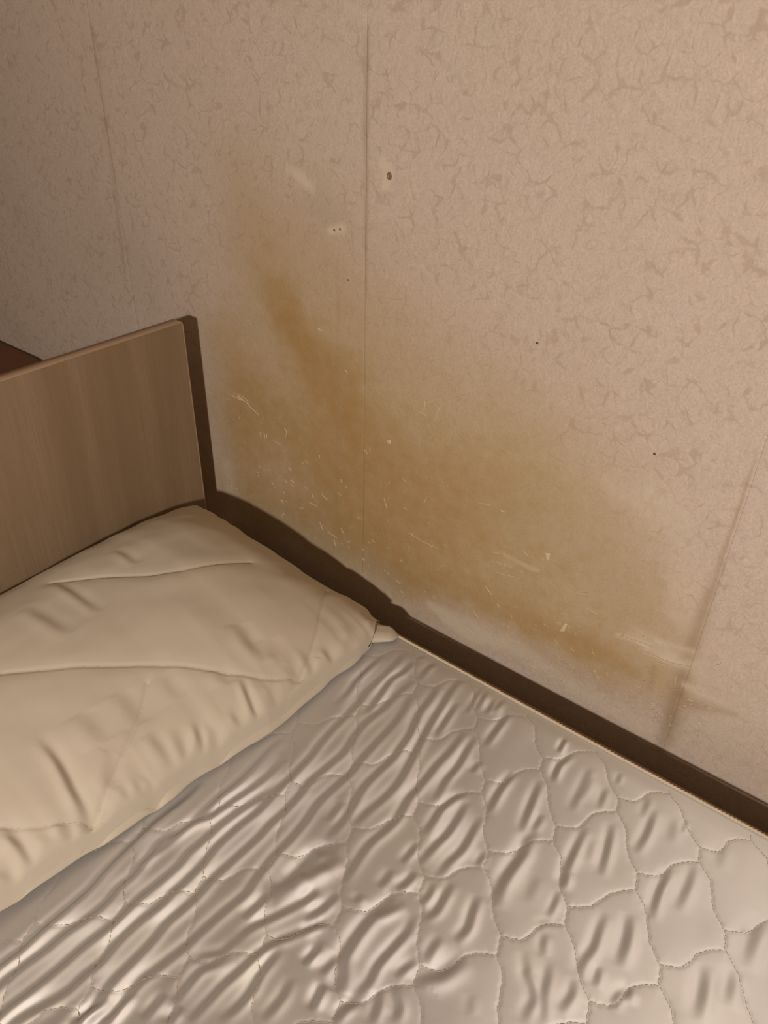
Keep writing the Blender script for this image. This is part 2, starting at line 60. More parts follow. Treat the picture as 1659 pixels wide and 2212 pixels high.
FOLDS = [([(-0.5152, -0.13), (-0.5144, -0.0948), (-0.5126, -0.0595), (-0.5109, -0.0242), (-0.5102, 0.011), (-0.5109, 0.0463), (-0.5127, 0.0815), (-0.5106, 0.1029), (-0.5109, 0.1275), (-0.5124, 0.1546), (-0.5133, 0.1809), (-0.5165, 0.2092), (-0.5211, 0.2619), (-0.522, 0.2889), (-0.5213, 0.3217), (-0.5219, 0.3411)], 0.005, 0.0021), ([(-0.497, -0.13), (-0.4956, -0.0897), (-0.4934, -0.0495), (-0.4922, -0.0092), (-0.4927, 0.031), (-0.4946, 0.0713), (-0.4943, 0.0943), (-0.4923, 0.1165), (-0.4892, 0.1388), (-0.487, 0.1627), (-0.487, 0.1824), (-0.4888, 0.1999), (-0.4906, 0.2202), (-0.4946, 0.2413), (-0.4974, 0.2634), (-0.4936, 0.2853), (-0.4902, 0.3128), (-0.4903, 0.3419), (-0.4904, 0.3671), (-0.491, 0.3955), (-0.4923, 0.4285), (-0.4923, 0.4517)], 0.005, 0.0021), ([(-0.4723, -0.13), (-0.4706, -0.0925), (-0.4687, -0.055), (-0.4677, -0.0175), (-0.4684, 0.02), (-0.4702, 0.0575), (-0.4692, 0.0849), (-0.4671, 0.1125), (-0.4645, 0.1415), (-0.4628, 0.1651), (-0.4626, 0.1796), (-0.4623, 0.2062), (-0.4617, 0.2348), (-0.4617, 0.2567), (-0.4627, 0.2721), (-0.464, 0.2911), (-0.4626, 0.3188), (-0.4568, 0.3493), (-0.4511, 0.3806), (-0.4476, 0.4115)], 0.005, 0.0021), ([(-0.456, -0.13), (-0.4544, -0.0916), (-0.4524, -0.0531), (-0.4513, -0.0147), (-0.4519, 0.0238), (-0.4538, 0.0622), (-0.4472, 0.0881), (-0.4421, 0.1076), (-0.4402, 0.1257), (-0.4409, 0.1441), (-0.4423, 0.1647), (-0.4423, 0.1916), (-0.441, 0.2157), (-0.4401, 0.2318), (-0.4408, 0.2459), (-0.4427, 0.2733), (-0.4441, 0.2965), (-0.4441, 0.3301), (-0.4431, 0.3553), (-0.4424, 0.3822), (-0.4436, 0.4209), (-0.4471, 0.4556), (-0.451, 0.4721), (-0.4525, 0.5031), (-0.4545, 0.5288), (-0.4581, 0.5594), (-0.46, 0.5771), (-0.4608, 0.6042), (-0.4627, 0.6364), (-0.4656, 0.6728)], 0.005, 0.0021), ([(-0.4134, -0.13), (-0.414, -0.095), (-0.4131, -0.06), (-0.4113, -0.025), (-0.4097, 0.0101), (-0.409, 0.0451), (-0.4098, 0.0801), (-0.4115, 0.1151), (-0.4141, 0.1379), (-0.4164, 0.1584), (-0.4179, 0.1867), (-0.4186, 0.2071), (-0.4188, 0.2297), (-0.4187, 0.2508), (-0.4191, 0.2664), (-0.4194, 0.2989), (-0.4182, 0.3312), (-0.4174, 0.355), (-0.4183, 0.3747), (-0.42, 0.4043), (-0.4211, 0.421), (-0.42, 0.4553), (-0.42, 0.485), (-0.4241, 0.5111), (-0.4266, 0.5363), (-0.4252, 0.568), (-0.4244, 0.5879), (-0.4243, 0.6059), (-0.4239, 0.6364)], 0.005, 0.0021), ([(-0.3943, -0.13), (-0.396, -0.0945), (-0.3967, -0.059), (-0.3959, -0.0235), (-0.3942, 0.012), (-0.3924, 0.0475), (-0.3917, 0.083), (-0.3924, 0.1185), (-0.3942, 0.154), (-0.3916, 0.1716), (-0.3885, 0.2007), (-0.3851, 0.2225), (-0.3826, 0.2504), (-0.3812, 0.2788), (-0.3825, 0.2939), (-0.3864, 0.3275), (-0.3884, 0.3537), (-0.39, 0.381), (-0.393, 0.4078), (-0.3939, 0.4364), (-0.3933, 0.4662), (-0.3933, 0.4868), (-0.3955, 0.5211), (-0.3979, 0.5483), (-0.3994, 0.577), (-0.4074, 0.6138)], 0.005, 0.0021), ([(-0.3543, 0.3776), (-0.3566, 0.4076), (-0.3608, 0.431), (-0.3647, 0.4558), (-0.3669, 0.4847), (-0.3659, 0.51), (-0.3656, 0.5273), (-0.3714, 0.5573), (-0.3776, 0.5762), (-0.3817, 0.5961), (-0.3859, 0.6201), (-0.3905, 0.6494)], 0.005, 0.0021), ([(-0.3426, 0.4104), (-0.3395, 0.4399), (-0.3385, 0.4652), (-0.3386, 0.4915), (-0.3432, 0.5224), (-0.3532, 0.5599), (-0.3617, 0.5924), (-0.3665, 0.6234), (-0.3701, 0.6521), (-0.3732, 0.684)], 0.005, 0.0021), ([(-0.3082, 0.3507), (-0.3121, 0.3776), (-0.3126, 0.4039), (-0.3104, 0.4302), (-0.31, 0.4489), (-0.3134, 0.4773), (-0.3156, 0.4961), (-0.3155, 0.5159), (-0.3151, 0.5402), (-0.3159, 0.5705), (-0.3187, 0.6044)], 0.005, 0.0021), ([(-0.4167, 0.0918), (-0.409, 0.1099), (-0.4051, 0.1288)], 0.0045, 0.00199), ([(-0.389, 0.1138), (-0.3897, 0.1325), (-0.3921, 0.1467)], 0.0045, 0.00199), ([(-0.3667, 0.1363), (-0.3663, 0.1524), (-0.3683, 0.1644)], 0.0045, 0.00199), ([(-0.3454, 0.1473), (-0.3477, 0.166)], 0.0045, 0.00199), ([(-0.3622, 0.2577), (-0.3615, 0.2807), (-0.3602, 0.2957)], 0.0045, 0.00199), ([(-0.3593, 0.2948), (-0.3515, 0.3153), (-0.3454, 0.3348), (-0.3382, 0.3554)], 0.008, 0.00389), ([(-0.3519, 0.233), (-0.3485, 0.2556), (-0.339, 0.2777), (-0.3301, 0.3013), (-0.3201, 0.3247)], 0.0045, 0.00199), ([(-0.3688, 0.1977), (-0.3635, 0.21), (-0.3539, 0.2231), (-0.3516, 0.2403)], 0.0045, 0.00139), ([(-0.3547, 0.1579), (-0.3572, 0.1771), (-0.3557, 0.1976), (-0.3502, 0.2126), (-0.343, 0.2278)], 0.0045, 0.00199), ([(-0.3307, 0.1615), (-0.3317, 0.1824), (-0.329, 0.2021), (-0.3279, 0.2211), (-0.3258, 0.2429), (-0.32, 0.2586), (-0.3103, 0.2804), (-0.2963, 0.3017)], 0.0045, 0.00199), ([(-0.3084, 0.178), (-0.3061, 0.1979), (-0.3055, 0.2158), (-0.309, 0.231), (-0.311, 0.2466), (-0.3098, 0.2639)], 0.0045, 0.00199), ([(-0.2788, 0.2028), (-0.2777, 0.2205), (-0.2802, 0.2334), (-0.2826, 0.2481)], 0.0045, 0.00139), ([(-0.2504, 0.2398), (-0.2538, 0.2545), (-0.2565, 0.2637)], 0.0045, 0.00159), ([(-0.2828, 0.2624), (-0.2834, 0.2727), (-0.2832, 0.2838)], 0.004, 0.00124), ([(-0.342, 0.3261), (-0.3346, 0.35), (-0.328, 0.3738)], 0.008, 0.00354), ([(-0.3116, 0.2953), (-0.305, 0.3169), (-0.3043, 0.3389)], 0.0045, 0.00199), ([(-0.3255, 0.3051), (-0.3229, 0.3194), (-0.3206, 0.329)], 0.0045, 0.00139), ([(-0.2388, 0.2664), (-0.2463, 0.2784), (-0.2547, 0.2916), (-0.2601, 0.3065), (-0.2595, 0.3268), (-0.2594, 0.343), (-0.2556, 0.3625), (-0.2527, 0.3741)], 0.006, 0.00318), ([(-0.2243, 0.2705), (-0.2244, 0.2907), (-0.2249, 0.3086), (-0.2242, 0.331), (-0.2237, 0.3526), (-0.226, 0.3712)], 0.0045, 0.00229), ([(-0.2553, 0.3433), (-0.2481, 0.3565), (-0.2418, 0.3751)], 0.0045, 0.00139), ([(-0.2571, 0.3799), (-0.2555, 0.3955), (-0.2531, 0.4105)], 0.0045, 0.00199), ([(-0.217, 0.3725), (-0.2134, 0.3873), (-0.2126, 0.4047), (-0.2165, 0.4252)], 0.0045, 0.00199), ([(-0.1789, 0.3728), (-0.1786, 0.393), (-0.1807, 0.409), (-0.1871, 0.4298)], 0.0045, 0.00239), ([(-0.1912, 0.3382), (-0.1926, 0.3535), (-0.1931, 0.3699)], 0.0045, 0.00139), ([(-0.2062, 0.3091), (-0.2024, 0.3239), (-0.1991, 0.336)], 0.004, 0.00142), ([(-0.1812, 0.3149), (-0.1814, 0.3263), (-0.1734, 0.3392), (-0.1658, 0.3532), (-0.1636, 0.3698)], 0.007, 0.00279), ([(-0.1977, 0.2626), (-0.2048, 0.2798), (-0.2111, 0.2911)], 0.0045, 0.00179), ([(-0.1812, 0.2781), (-0.1881, 0.2907), (-0.1977, 0.298), (-0.205, 0.3023)], 0.0045, 0.00199), ([(-0.2276, 0.2424), (-0.2252, 0.2587), (-0.2196, 0.273)], 0.0045, 0.00199), ([(-0.2499, 0.2365), (-0.2512, 0.2503), (-0.255, 0.2624)], 0.0045, 0.00139), ([(-0.2637, 0.2658), (-0.2638, 0.2789), (-0.2631, 0.293)], 0.0045, 0.00159), ([(-0.2834, 0.2633), (-0.2827, 0.2787), (-0.2839, 0.2916)], 0.0045, 0.00139), ([(-0.305, 0.2832), (-0.3026, 0.2938), (-0.2906, 0.3092)], 0.004, 0.00142), ([(-0.2743, 0.3693), (-0.2748, 0.3833), (-0.2744, 0.3967)], 0.0045, 0.00119), ([(-0.2836, 0.3416), (-0.2834, 0.3542)], 0.0045, 0.001), ([(-0.2286, 0.3827), (-0.2292, 0.3976), (-0.2307, 0.4122)], 0.004, 0.00124), ([(-0.1684, 0.4294), (-0.1724, 0.4543), (-0.1745, 0.4769), (-0.1752, 0.5), (-0.1758, 0.5188), (-0.1757, 0.5368)], 0.006, 0.00332), ([(-0.1228, 0.4925), (-0.1245, 0.5023), (-0.1257, 0.5128)], 0.0045, 0.00199), ([(-0.1195, 0.455), (-0.1197, 0.47), (-0.1215, 0.4887)], 0.0035, 0.00124), ([(-0.0685, 0.4203), (-0.069, 0.4385), (-0.0696, 0.4574), (-0.0711, 0.479), (-0.0726, 0.4986)], 0.0045, 0.00199), ([(-0.1035, 0.4178), (-0.1087, 0.4275), (-0.1132, 0.4395)], 0.004, 0.00124), ([(-0.1213, 0.4091), (-0.1127, 0.3983), (-0.1064, 0.3914), (-0.0976, 0.3842), (-0.0927, 0.3754), (-0.09, 0.364), (-0.0898, 0.3509)], 0.0045, 0.00179), ([(-0.0739, 0.3623), (-0.0798, 0.3733), (-0.0859, 0.3871), (-0.0929, 0.4047), (-0.0958, 0.4171)], 0.0045, 0.00159), ([(-0.0666, 0.3814), (-0.0667, 0.4024), (-0.0698, 0.418)], 0.0045, 0.00159), ([(-0.123, 0.4375), (-0.1171, 0.448), (-0.105, 0.4541)], 0.004, 0.00071), ([(-0.1318, 0.327), (-0.14, 0.3427)], 0.0045, 0.0006), ([(-0.4938, 0.2294), (-0.4895, 0.2635), (-0.4858, 0.2969), (-0.4801, 0.32), (-0.4763, 0.3422), (-0.4694, 0.3714), (-0.4687, 0.3985), (-0.4715, 0.4283)], 0.0045, 0.00199), ([(-0.3564, 0.3153), (-0.3539, 0.3351), (-0.3513, 0.3592)], 0.007, 0.0031), ([(-0.3682, 0.3953), (-0.3726, 0.4279)], 0.0045, 0.00119), ([(-0.2878, 0.4943), (-0.2943, 0.5272), (-0.2964, 0.555), (-0.2996, 0.5853), (-0.3013, 0.6091)], 0.0045, 0.00199), ([(-0.2736, 0.4497), (-0.2752, 0.474), (-0.2755, 0.4926), (-0.2728, 0.5143), (-0.2619, 0.5291)], 0.0045, 0.00219), ([(-0.257, 0.418), (-0.2542, 0.4459), (-0.2536, 0.4694), (-0.2562, 0.4987), (-0.2572, 0.5171)], 0.0045, 0.00219), ([(-0.233, 0.4176), (-0.2311, 0.4405), (-0.2301, 0.4635), (-0.2324, 0.4901), (-0.2334, 0.5133)], 0.0045, 0.00199), ([(-0.2712, 0.4066), (-0.2717, 0.4215), (-0.2727, 0.4397)], 0.004, 0.00142), ([(-0.3556, 0.3372), (-0.3502, 0.3583), (-0.3355, 0.3787)], 0.008, 0.00318), ([(-0.2061, 0.4556), (-0.2083, 0.4776)], 0.004, 0.00124), ([(-0.2772, 0.5556), (-0.2774, 0.579)], 0.004, 0.00106), ([(-0.4776, 0.5335), (-0.4793, 0.565), (-0.4844, 0.589), (-0.4873, 0.6223), (-0.4868, 0.6488)], 0.0045, 0.00199), ([(-0.4371, 0.5458), (-0.4416, 0.58), (-0.4464, 0.616), (-0.4435, 0.6411), (-0.4462, 0.6689)], 0.0045, 0.00199), ([(-0.3426, 0.5725), (-0.3489, 0.6065), (-0.3538, 0.6419)], 0.0045, 0.00179), ([(-0.4185, 0.6428), (-0.4208, 0.6703), (-0.4175, 0.7012)], 0.0045, 0.00119), ([(-0.4445, 0.6746), (-0.4393, 0.6966)], 0.004, 0.00088), ([(-0.2842, 0.5999), (-0.2869, 0.6288), (-0.2906, 0.6694)], 0.0045, 0.00199), ([(-0.232, 0.5209), (-0.2356, 0.5592), (-0.2352, 0.5905)], 0.0045, 0.00239), ([(-0.1893, 0.522), (-0.1953, 0.5563), (-0.2036, 0.6004)], 0.0045, 0.00219), ([(-0.1799, 0.5322), (-0.1798, 0.5601)], 0.004, 0.00124), ([(-0.2084, 0.6512), (-0.2112, 0.6798)], 0.003, 0.00119), ([(-0.1936, 0.6116), (-0.2003, 0.6445)], 0.0035, 0.00139), ([(-0.3269, 0.6436), (-0.3323, 0.6777), (-0.3351, 0.6954)], 0.0035, 0.00124), ([(-0.3134, 0.6471), (-0.3182, 0.6852)], 0.0035, 0.00124), ([(-0.308, 0.6553), (-0.3091, 0.6966)], 0.004, 0.00142), ([(-0.3342, 0.6302), (-0.3394, 0.6719), (-0.3438, 0.6964)], 0.0035, 0.00093), ([(-0.1908, 0.6055), (-0.196, 0.6333), (-0.1939, 0.6616)], 0.004, 0.00177), ([(-0.2094, 0.6525), (-0.2122, 0.6815)], 0.003, 0.00093), ([(-0.1557, 0.5826), (-0.1618, 0.6289), (-0.1663, 0.6573)], 0.0045, 0.00139), ([(-0.1528, 0.6056), (-0.1564, 0.6459)], 0.004, 0.00088), ([(-0.132, 0.6075), (-0.1372, 0.6426)], 0.004, 0.00124), ([(-0.0965, 0.5306), (-0.1029, 0.5667), (-0.1112, 0.6013)], 0.0045, 0.00219), ([(-0.1247, 0.4981), (-0.129, 0.5351), (-0.1338, 0.5774)], 0.0045, 0.00229), ([(-0.0758, 0.5806), (-0.0768, 0.6149), (-0.082, 0.6509)], 0.0045, 0.00199), ([(-0.0447, 0.638), (-0.0464, 0.6592)], 0.0025, 0.00077), ([(-0.0344, 0.5209), (-0.0378, 0.5556), (-0.0378, 0.5903)], 0.0045, 0.00229), ([(-0.0176, 0.5458), (-0.017, 0.5796), (-0.0179, 0.6115)], 0.005, 0.00155), ([(-0.0418, 0.4547), (-0.0466, 0.4867), (-0.0524, 0.5133)], 0.0055, 0.00243), ([(-0.0519, 0.4226), (-0.0542, 0.4447)], 0.004, 0.00142), ([(0.0356, 0.4544), (0.031, 0.4867), (0.0268, 0.5115)], 0.006, 0.00212), ([(0.0557, 0.5325), (0.0566, 0.5693), (0.0607, 0.5971)], 0.007, 0.00217), ([(-0.0309, 0.4144), (-0.0295, 0.4307), (-0.0224, 0.4461)], 0.0045, 0.00179), ([(-0.022, 0.4291), (-0.0218, 0.4447)], 0.004, 0.00124), ([(0.0556, 0.4853), (0.0503, 0.5261)], 0.006, 0.00159), ([(-0.1311, 0.6537), (-0.1334, 0.6741)], 0.003, 0.0008), ([(-0.0884, 0.6282), (-0.0922, 0.6635)], 0.004, 0.00106), ([(-0.0514, 0.6162), (-0.0558, 0.6545)], 0.006, 0.00093), ([(0.0025, 0.6202), (-0.0016, 0.6563)], 0.006, 0.0008), ([(-0.116, 0.5378), (-0.1219, 0.5676)], 0.006, 0.00093), ([(-0.145, 0.453), (-0.1494, 0.4906)], 0.006, 0.0008)]
PSEAM = [[(-0.6029, 0.6597), (-0.5477, 0.5793), (-0.5258, 0.536), (-0.5152, 0.5032), (-0.5089, 0.4679)], [(-0.6091, 0.3485), (-0.5849, 0.3132), (-0.5691, 0.28), (-0.5574, 0.2511), (-0.5488, 0.2266), (-0.5426, 0.1886)], [(-0.7248, 0.238), (-0.6835, 0.2899), (-0.6415, 0.3442), (-0.6042, 0.388), (-0.5641, 0.4298), (-0.531, 0.472), (-0.5083, 0.5277)], [(-0.5906, 0.144), (-0.5693, 0.1718), (-0.555, 0.2001), (-0.5399, 0.2308)], [(-0.8298, 0.3661), (-0.7775, 0.4164), (-0.7183, 0.486), (-0.685, 0.5896)]]
PFOLD = [([(-0.5515, 0.3638), (-0.5335, 0.3549), (-0.5249, 0.3416), (-0.5228, 0.3416)], 0.0048, 0.005, 1), ([(-0.5538, 0.4409), (-0.533, 0.4322), (-0.5183, 0.4279), (-0.5121, 0.4258)], 0.0048, 0.0045, 1), ([(-0.6014, 0.4866), (-0.5772, 0.478), (-0.5463, 0.4806)], 0.01, 0.0042, 0), ([(-0.6403, 0.2198), (-0.6032, 0.2212), (-0.5731, 0.2161), (-0.5571, 0.2135), (-0.5438, 0.2064)], 0.0055, 0.0045, 1), ([(-0.5598, 0.1958), (-0.5474, 0.1843), (-0.5443, 0.1775)], 0.006, 0.0038, 1), ([(-0.5926, 0.1441), (-0.5702, 0.1475), (-0.5522, 0.1466), (-0.5482, 0.1464)], 0.006, 0.0048, 1), ([(-0.5389, 0.2885), (-0.5331, 0.284), (-0.5289, 0.2839)], 0.005, 0.0035, 1), ([(-0.5309, 0.5623), (-0.5089, 0.5608), (-0.5054, 0.5456)], 0.007, 0.0048, 1), ([(-0.5682, 0.3109), (-0.5448, 0.3129), (-0.5303, 0.3106)], 0.008, 0.0035, 0), ([(-0.5545, 0.2577), (-0.5381, 0.2552), (-0.5333, 0.2462)], 0.006, 0.003, 1), ([(-0.561, 0.3417), (-0.5386, 0.3328), (-0.5235, 0.3349)], 0.007, 0.003, 1), ([(-0.5372, 0.4035), (-0.5176, 0.4036), (-0.5161, 0.3992)], 0.006, 0.003, 1), ([(-0.6183, 0.3178), (-0.5813, 0.3066)], 0.01, 0.0025, 0), ([(-0.5708, 0.1254), (-0.5547, 0.1267), (-0.5507, 0.1265)], 0.008, 0.0045, 1), ([(-0.8211, 0.3683), (-0.7675, 0.3683), (-0.7246, 0.3684)], 0.007, 0.003, 0), ([(-0.7979, 0.3138), (-0.7513, 0.3182), (-0.7172, 0.3226)], 0.009, 0.0025, 0), ([(-0.6069, 0.366), (-0.5753, 0.3616)], 0.01, 0.0025, 0), ([(-0.5395, 0.5005), (-0.5174, 0.4987), (-0.511, 0.4811)], 0.008, 0.003, 1), ([(-0.5743, 0.2691), (-0.5616, 0.2512), (-0.5519, 0.2466)], 0.007, 0.003, 0), ([(-0.8198, 0.4623), (-0.7692, 0.4578)], 0.007, 0.0025, 0), ([(-0.6242, 0.2719), (-0.5872, 0.2648)], 0.012, 0.003, 0), ([(-0.5737, 0.4232), (-0.5549, 0.4167)], 0.009, 0.0025, 0), ([(-0.5681, 0.5023), (-0.5396, 0.4917)], 0.01, 0.0025, 0), ([(-0.5478, 0.2199), (-0.5421, 0.2041), (-0.5415, 0.1952)], 0.007, 0.003, 1), ([(-0.5625, 0.1781), (-0.5474, 0.1687), (-0.546, 0.1642)], 0.008, 0.003, 1), ([(-0.5465, 0.2753), (-0.5328, 0.2662), (-0.531, 0.264)], 0.006, 0.003, 1), ([(-0.5385, 0.3792), (-0.523, 0.3682)], 0.007, 0.003, 1), ([(-0.5366, 0.5402), (-0.5171, 0.5274), (-0.5085, 0.5122)], 0.007, 0.003, 1), ([(-0.5288, 0.4698), (-0.5091, 0.4546)], 0.007, 0.0025, 1), ([(-0.528, 0.6216), (-0.5044, 0.5986)], 0.008, 0.003, 1)]


# ------------------------------------------------------------------ helpers
def tag(o, label=None, cat=None, group=None, kind=None):
    for k, v in (('label', label), ('category', cat), ('group', group), ('kind', kind)):
        if v:
            o[k] = v
    return o

def obj(name, mesh, mat=None, parent=None):
    o = bpy.data.objects.new(name, mesh)
    C.objects.link(o)
    if mat:
        mesh.materials.append(mat)
    if parent:
        o.parent = parent
    return o

def empty(name, loc=(0, 0, 0)):
    o = bpy.data.objects.new(name, None)
    o.location = loc
    o.empty_display_size = 0.05
    C.objects.link(o)
    return o

def mesh_np(name, verts, faces, smooth=True):
    """verts (n,3), faces (m,4) or (m,3) numpy or list of polygons"""
    me = bpy.data.meshes.new(name)
    if isinstance(faces, np.ndarray):
        n, k = faces.shape
        me.vertices.add(len(verts))
        me.vertices.foreach_set('co', np.asarray(verts, dtype=np.float32).ravel())
        me.loops.add(n * k)
        me.loops.foreach_set('vertex_index', faces.astype(np.int32).ravel())
        me.polygons.add(n)
        me.polygons.foreach_set('loop_start', np.arange(0, n * k, k, dtype=np.int32))
        me.polygons.foreach_set('loop_total', np.full(n, k, dtype=np.int32))
        me.update(calc_edges=True)
        me.validate()
    else:
        me.from_pydata([tuple(v) for v in verts], [], faces)
        me.update()
    me.polygons.foreach_set('use_smooth', np.full(len(me.polygons), smooth))
    return me

def grid_faces(nx, ny):
    i, j = np.meshgrid(np.arange(nx - 1), np.arange(ny - 1), indexing='ij')
    a = (i * ny + j).ravel()
    return np.stack([a, a + ny, a + ny + 1, a + 1], 1)

def box_mesh(name, x0, x1, y0, y1, z0, z1, bevel=0.0, seg=2):
    import bmesh
    bm = bmesh.new()
    bmesh.ops.create_cube(bm, size=1.0)
    for v in bm.verts:
        v.co = Vector(((x0 + x1) / 2 + v.co.x * (x1 - x0), (y0 + y1) / 2 + v.co.y * (y1 - y0),
                       (z0 + z1) / 2 + v.co.z * (z1 - z0)))
    if bevel:
        bmesh.ops.bevel(bm, geom=bm.edges[:], offset=bevel, segments=seg, affect='EDGES', profile=0.5)
    me = bpy.data.meshes.new(name)
    bm.to_mesh(me)
    bm.free()
    return me

def vnoise(x, y, seed=0):
    """smooth value noise in -1..1 on numpy arrays"""
    xi = np.floor(x).astype(np.int64)
    yi = np.floor(y).astype(np.int64)
    xf = x - xi
    yf = y - yi
    u = xf * xf * xf * (xf * (xf * 6 - 15) + 10)
    v = yf * yf * yf * (yf * (yf * 6 - 15) + 10)

    def h(a, b):
        n = (a * 374761393 + b * 668265263 + seed * 974634777) & 0x7fffffff
        n = ((n ^ (n >> 13)) * 1274126177) & 0x7fffffff
        n = n ^ (n >> 16)
        return (n & 0xffff) / 32767.5 - 1.0
    return ((h(xi, yi) * (1 - u) + h(xi + 1, yi) * u) * (1 - v) +
            (h(xi, yi + 1) * (1 - u) + h(xi + 1, yi + 1) * u) * v)

def smooth(a, b, x):
    t = np.clip((x - a) / (b - a), 0, 1)
    return t * t * (3 - 2 * t)

def seg_field(X, Y, pts, reach):
    """distance to a polyline, position along it (0..1) and side (+1 left, -1 right); only valid within reach"""
    d2 = np.full(X.shape, 1e3)
    T = np.zeros(X.shape)
    SD = np.ones(X.shape)
    n = len(pts) - 1
    L = [0.0]
    for k in range(n):
        L.append(L[-1] + math.hypot(pts[k + 1][0] - pts[k][0], pts[k + 1][1] - pts[k][1]))
    for k in range(n):
        ax_, ay_ = pts[k][:2]
        bx_, by_ = pts[k + 1][:2]
        m = ((X > min(ax_, bx_) - reach) & (X < max(ax_, bx_) + reach) &
             (Y > min(ay_, by_) - reach) & (Y < max(ay_, by_) + reach))
        if not m.any():
            continue
        x = X[m] - ax_
        y = Y[m] - ay_
        dx, dy = bx_ - ax_, by_ - ay_
        l2 = dx * dx + dy * dy + 1e-12
        t = np.clip((x * dx + y * dy) / l2, 0, 1)
        dd = np.hypot(x - t * dx, y - t * dy)
        old = d2[m]
        better = dd < old
        old[better] = dd[better]
        d2[m] = old
        tt = T[m]
        tt[better] = ((L[k] + t * (L[k + 1] - L[k])) / L[-1])[better]
        T[m] = tt
        ss = SD[m]
        ss[better] = np.where((dx * y - dy * x) >= 0, 1.0, -1.0)[better]
        SD[m] = ss
    return d2, T, SD

def facing(pts, fx, fy):
    """+1 when the left side of the polyline looks towards (fx, fy), else -1"""
    dx, dy = pts[-1][0] - pts[0][0], pts[-1][1] - pts[0][1]
    return 1.0 if (-dy * fx + dx * fy) >= 0 else -1.0

def spline(pts, per=8):
    P = [np.array(p, dtype=float) for p in pts]
    if len(P) < 3:
        return [tuple(p) for p in P]
    out = []
    for k in range(len(P) - 1):
        p0 = P[k - 1] if k else 2 * P[0] - P[1]
        p1, p2 = P[k], P[k + 1]
        p3 = P[k + 2] if k + 2 < len(P) else 2 * P[-1] - P[-2]
        for s in range(per):
            t = s / per
            out.append(tuple(0.5 * ((2 * p1) + (p2 - p0) * t + (2 * p0 - 5 * p1 + 4 * p2 - p3) * t * t +
                                    (3 * p1 - p0 - 3 * p2 + p3) * t ** 3)))
    out.append(tuple(P[-1]))
    return out

class NT:
    def __init__(self, name):
        self.m = bpy.data.materials.new(name)
        self.m.use_nodes = True
        self.t = self.m.node_tree
        self.b = self.t.nodes['Principled BSDF']

    def n(self, kind, **kw):
        nd = self.t.nodes.new(kind)
        for k, v in kw.items():
            if k.startswith('i_'):
                nd.inputs[int(k[2:]) if k[2:].isdigit() else k[2:]].default_value = v
            else:
                setattr(nd, k, v)
        return nd

    def l(self, a, b):
        self.t.links.new(a, b)

    def math(self, op, a, b=None, clamp=False):
        nd = self.t.nodes.new('ShaderNodeMath')
        nd.operation = op
        nd.use_clamp = clamp
        for i, v in enumerate((a, b)):
            if v is None:
                continue
            if isinstance(v, (int, float)):
                nd.inputs[i].default_value = v
            else:
                self.l(v, nd.inputs[i])
        return nd.outputs[0]

    def mix(self, fac, a, b, mode='MIX'):
        nd = self.t.nodes.new('ShaderNodeMix')
        nd.data_type = 'RGBA'
        nd.blend_type = mode
        nd.clamp_factor = True
        for s, v in ((nd.inputs[0], fac), (nd.inputs[6], a), (nd.inputs[7], b)):
            if isinstance(v, (int, float)):
                s.default_value = v
            elif isinstance(v, tuple):
                s.default_value = v
            else:
                self.l(v, s)
        return nd.outputs[2]

    def ramp(self, fac, stops):
        nd = self.t.nodes.new('ShaderNodeValToRGB')
        e = nd.color_ramp.elements
        e[0].position, e[0].color = stops[0]
        e[1].position, e[1].color = stops[-1]
        for p, c in stops[1:-1]:
            x = e.new(p)
            x.color = c
        self.l(fac, nd.inputs[0])
        return nd.outputs[0]

    def noise(self, vec, scale, detail=4.0, rough=0.5, dist=0.0):
        nd = self.n('ShaderNodeTexNoise')
        nd.inputs['Scale'].default_value = scale
        nd.inputs['Detail'].default_value = detail
        nd.inputs['Roughness'].default_value = rough
        nd.inputs['Distortion'].default_value = dist
        if vec is not None:
            self.l(vec, nd.inputs['Vector'])
        return nd

    def bump(self, height, strength, dist):
        nd = self.n('ShaderNodeBump')
        nd.inputs['Strength'].default_value = strength
        nd.inputs['Distance'].default_value = dist
        self.l(height, nd.inputs['Height'])
        self.l(nd.outputs[0], self.b.inputs['Normal'])

def g(v):
    return (v, v, v, 1)

# ------------------------------------------------------------------ materials
def warp2_out(k, co):
    w = k.noise(co, 60.0, 2.0, 0.5)
    s = k.n('ShaderNodeVectorMath', operation='SCALE')
    k.l(w.outputs['Color'], s.inputs[0])
    s.inputs['Scale'].default_value = 0.03
    a = k.n('ShaderNodeVectorMath', operation='ADD')
    k.l(co, a.inputs[0])
    k.l(s.outputs[0], a.inputs[1])
    return a.outputs[0]

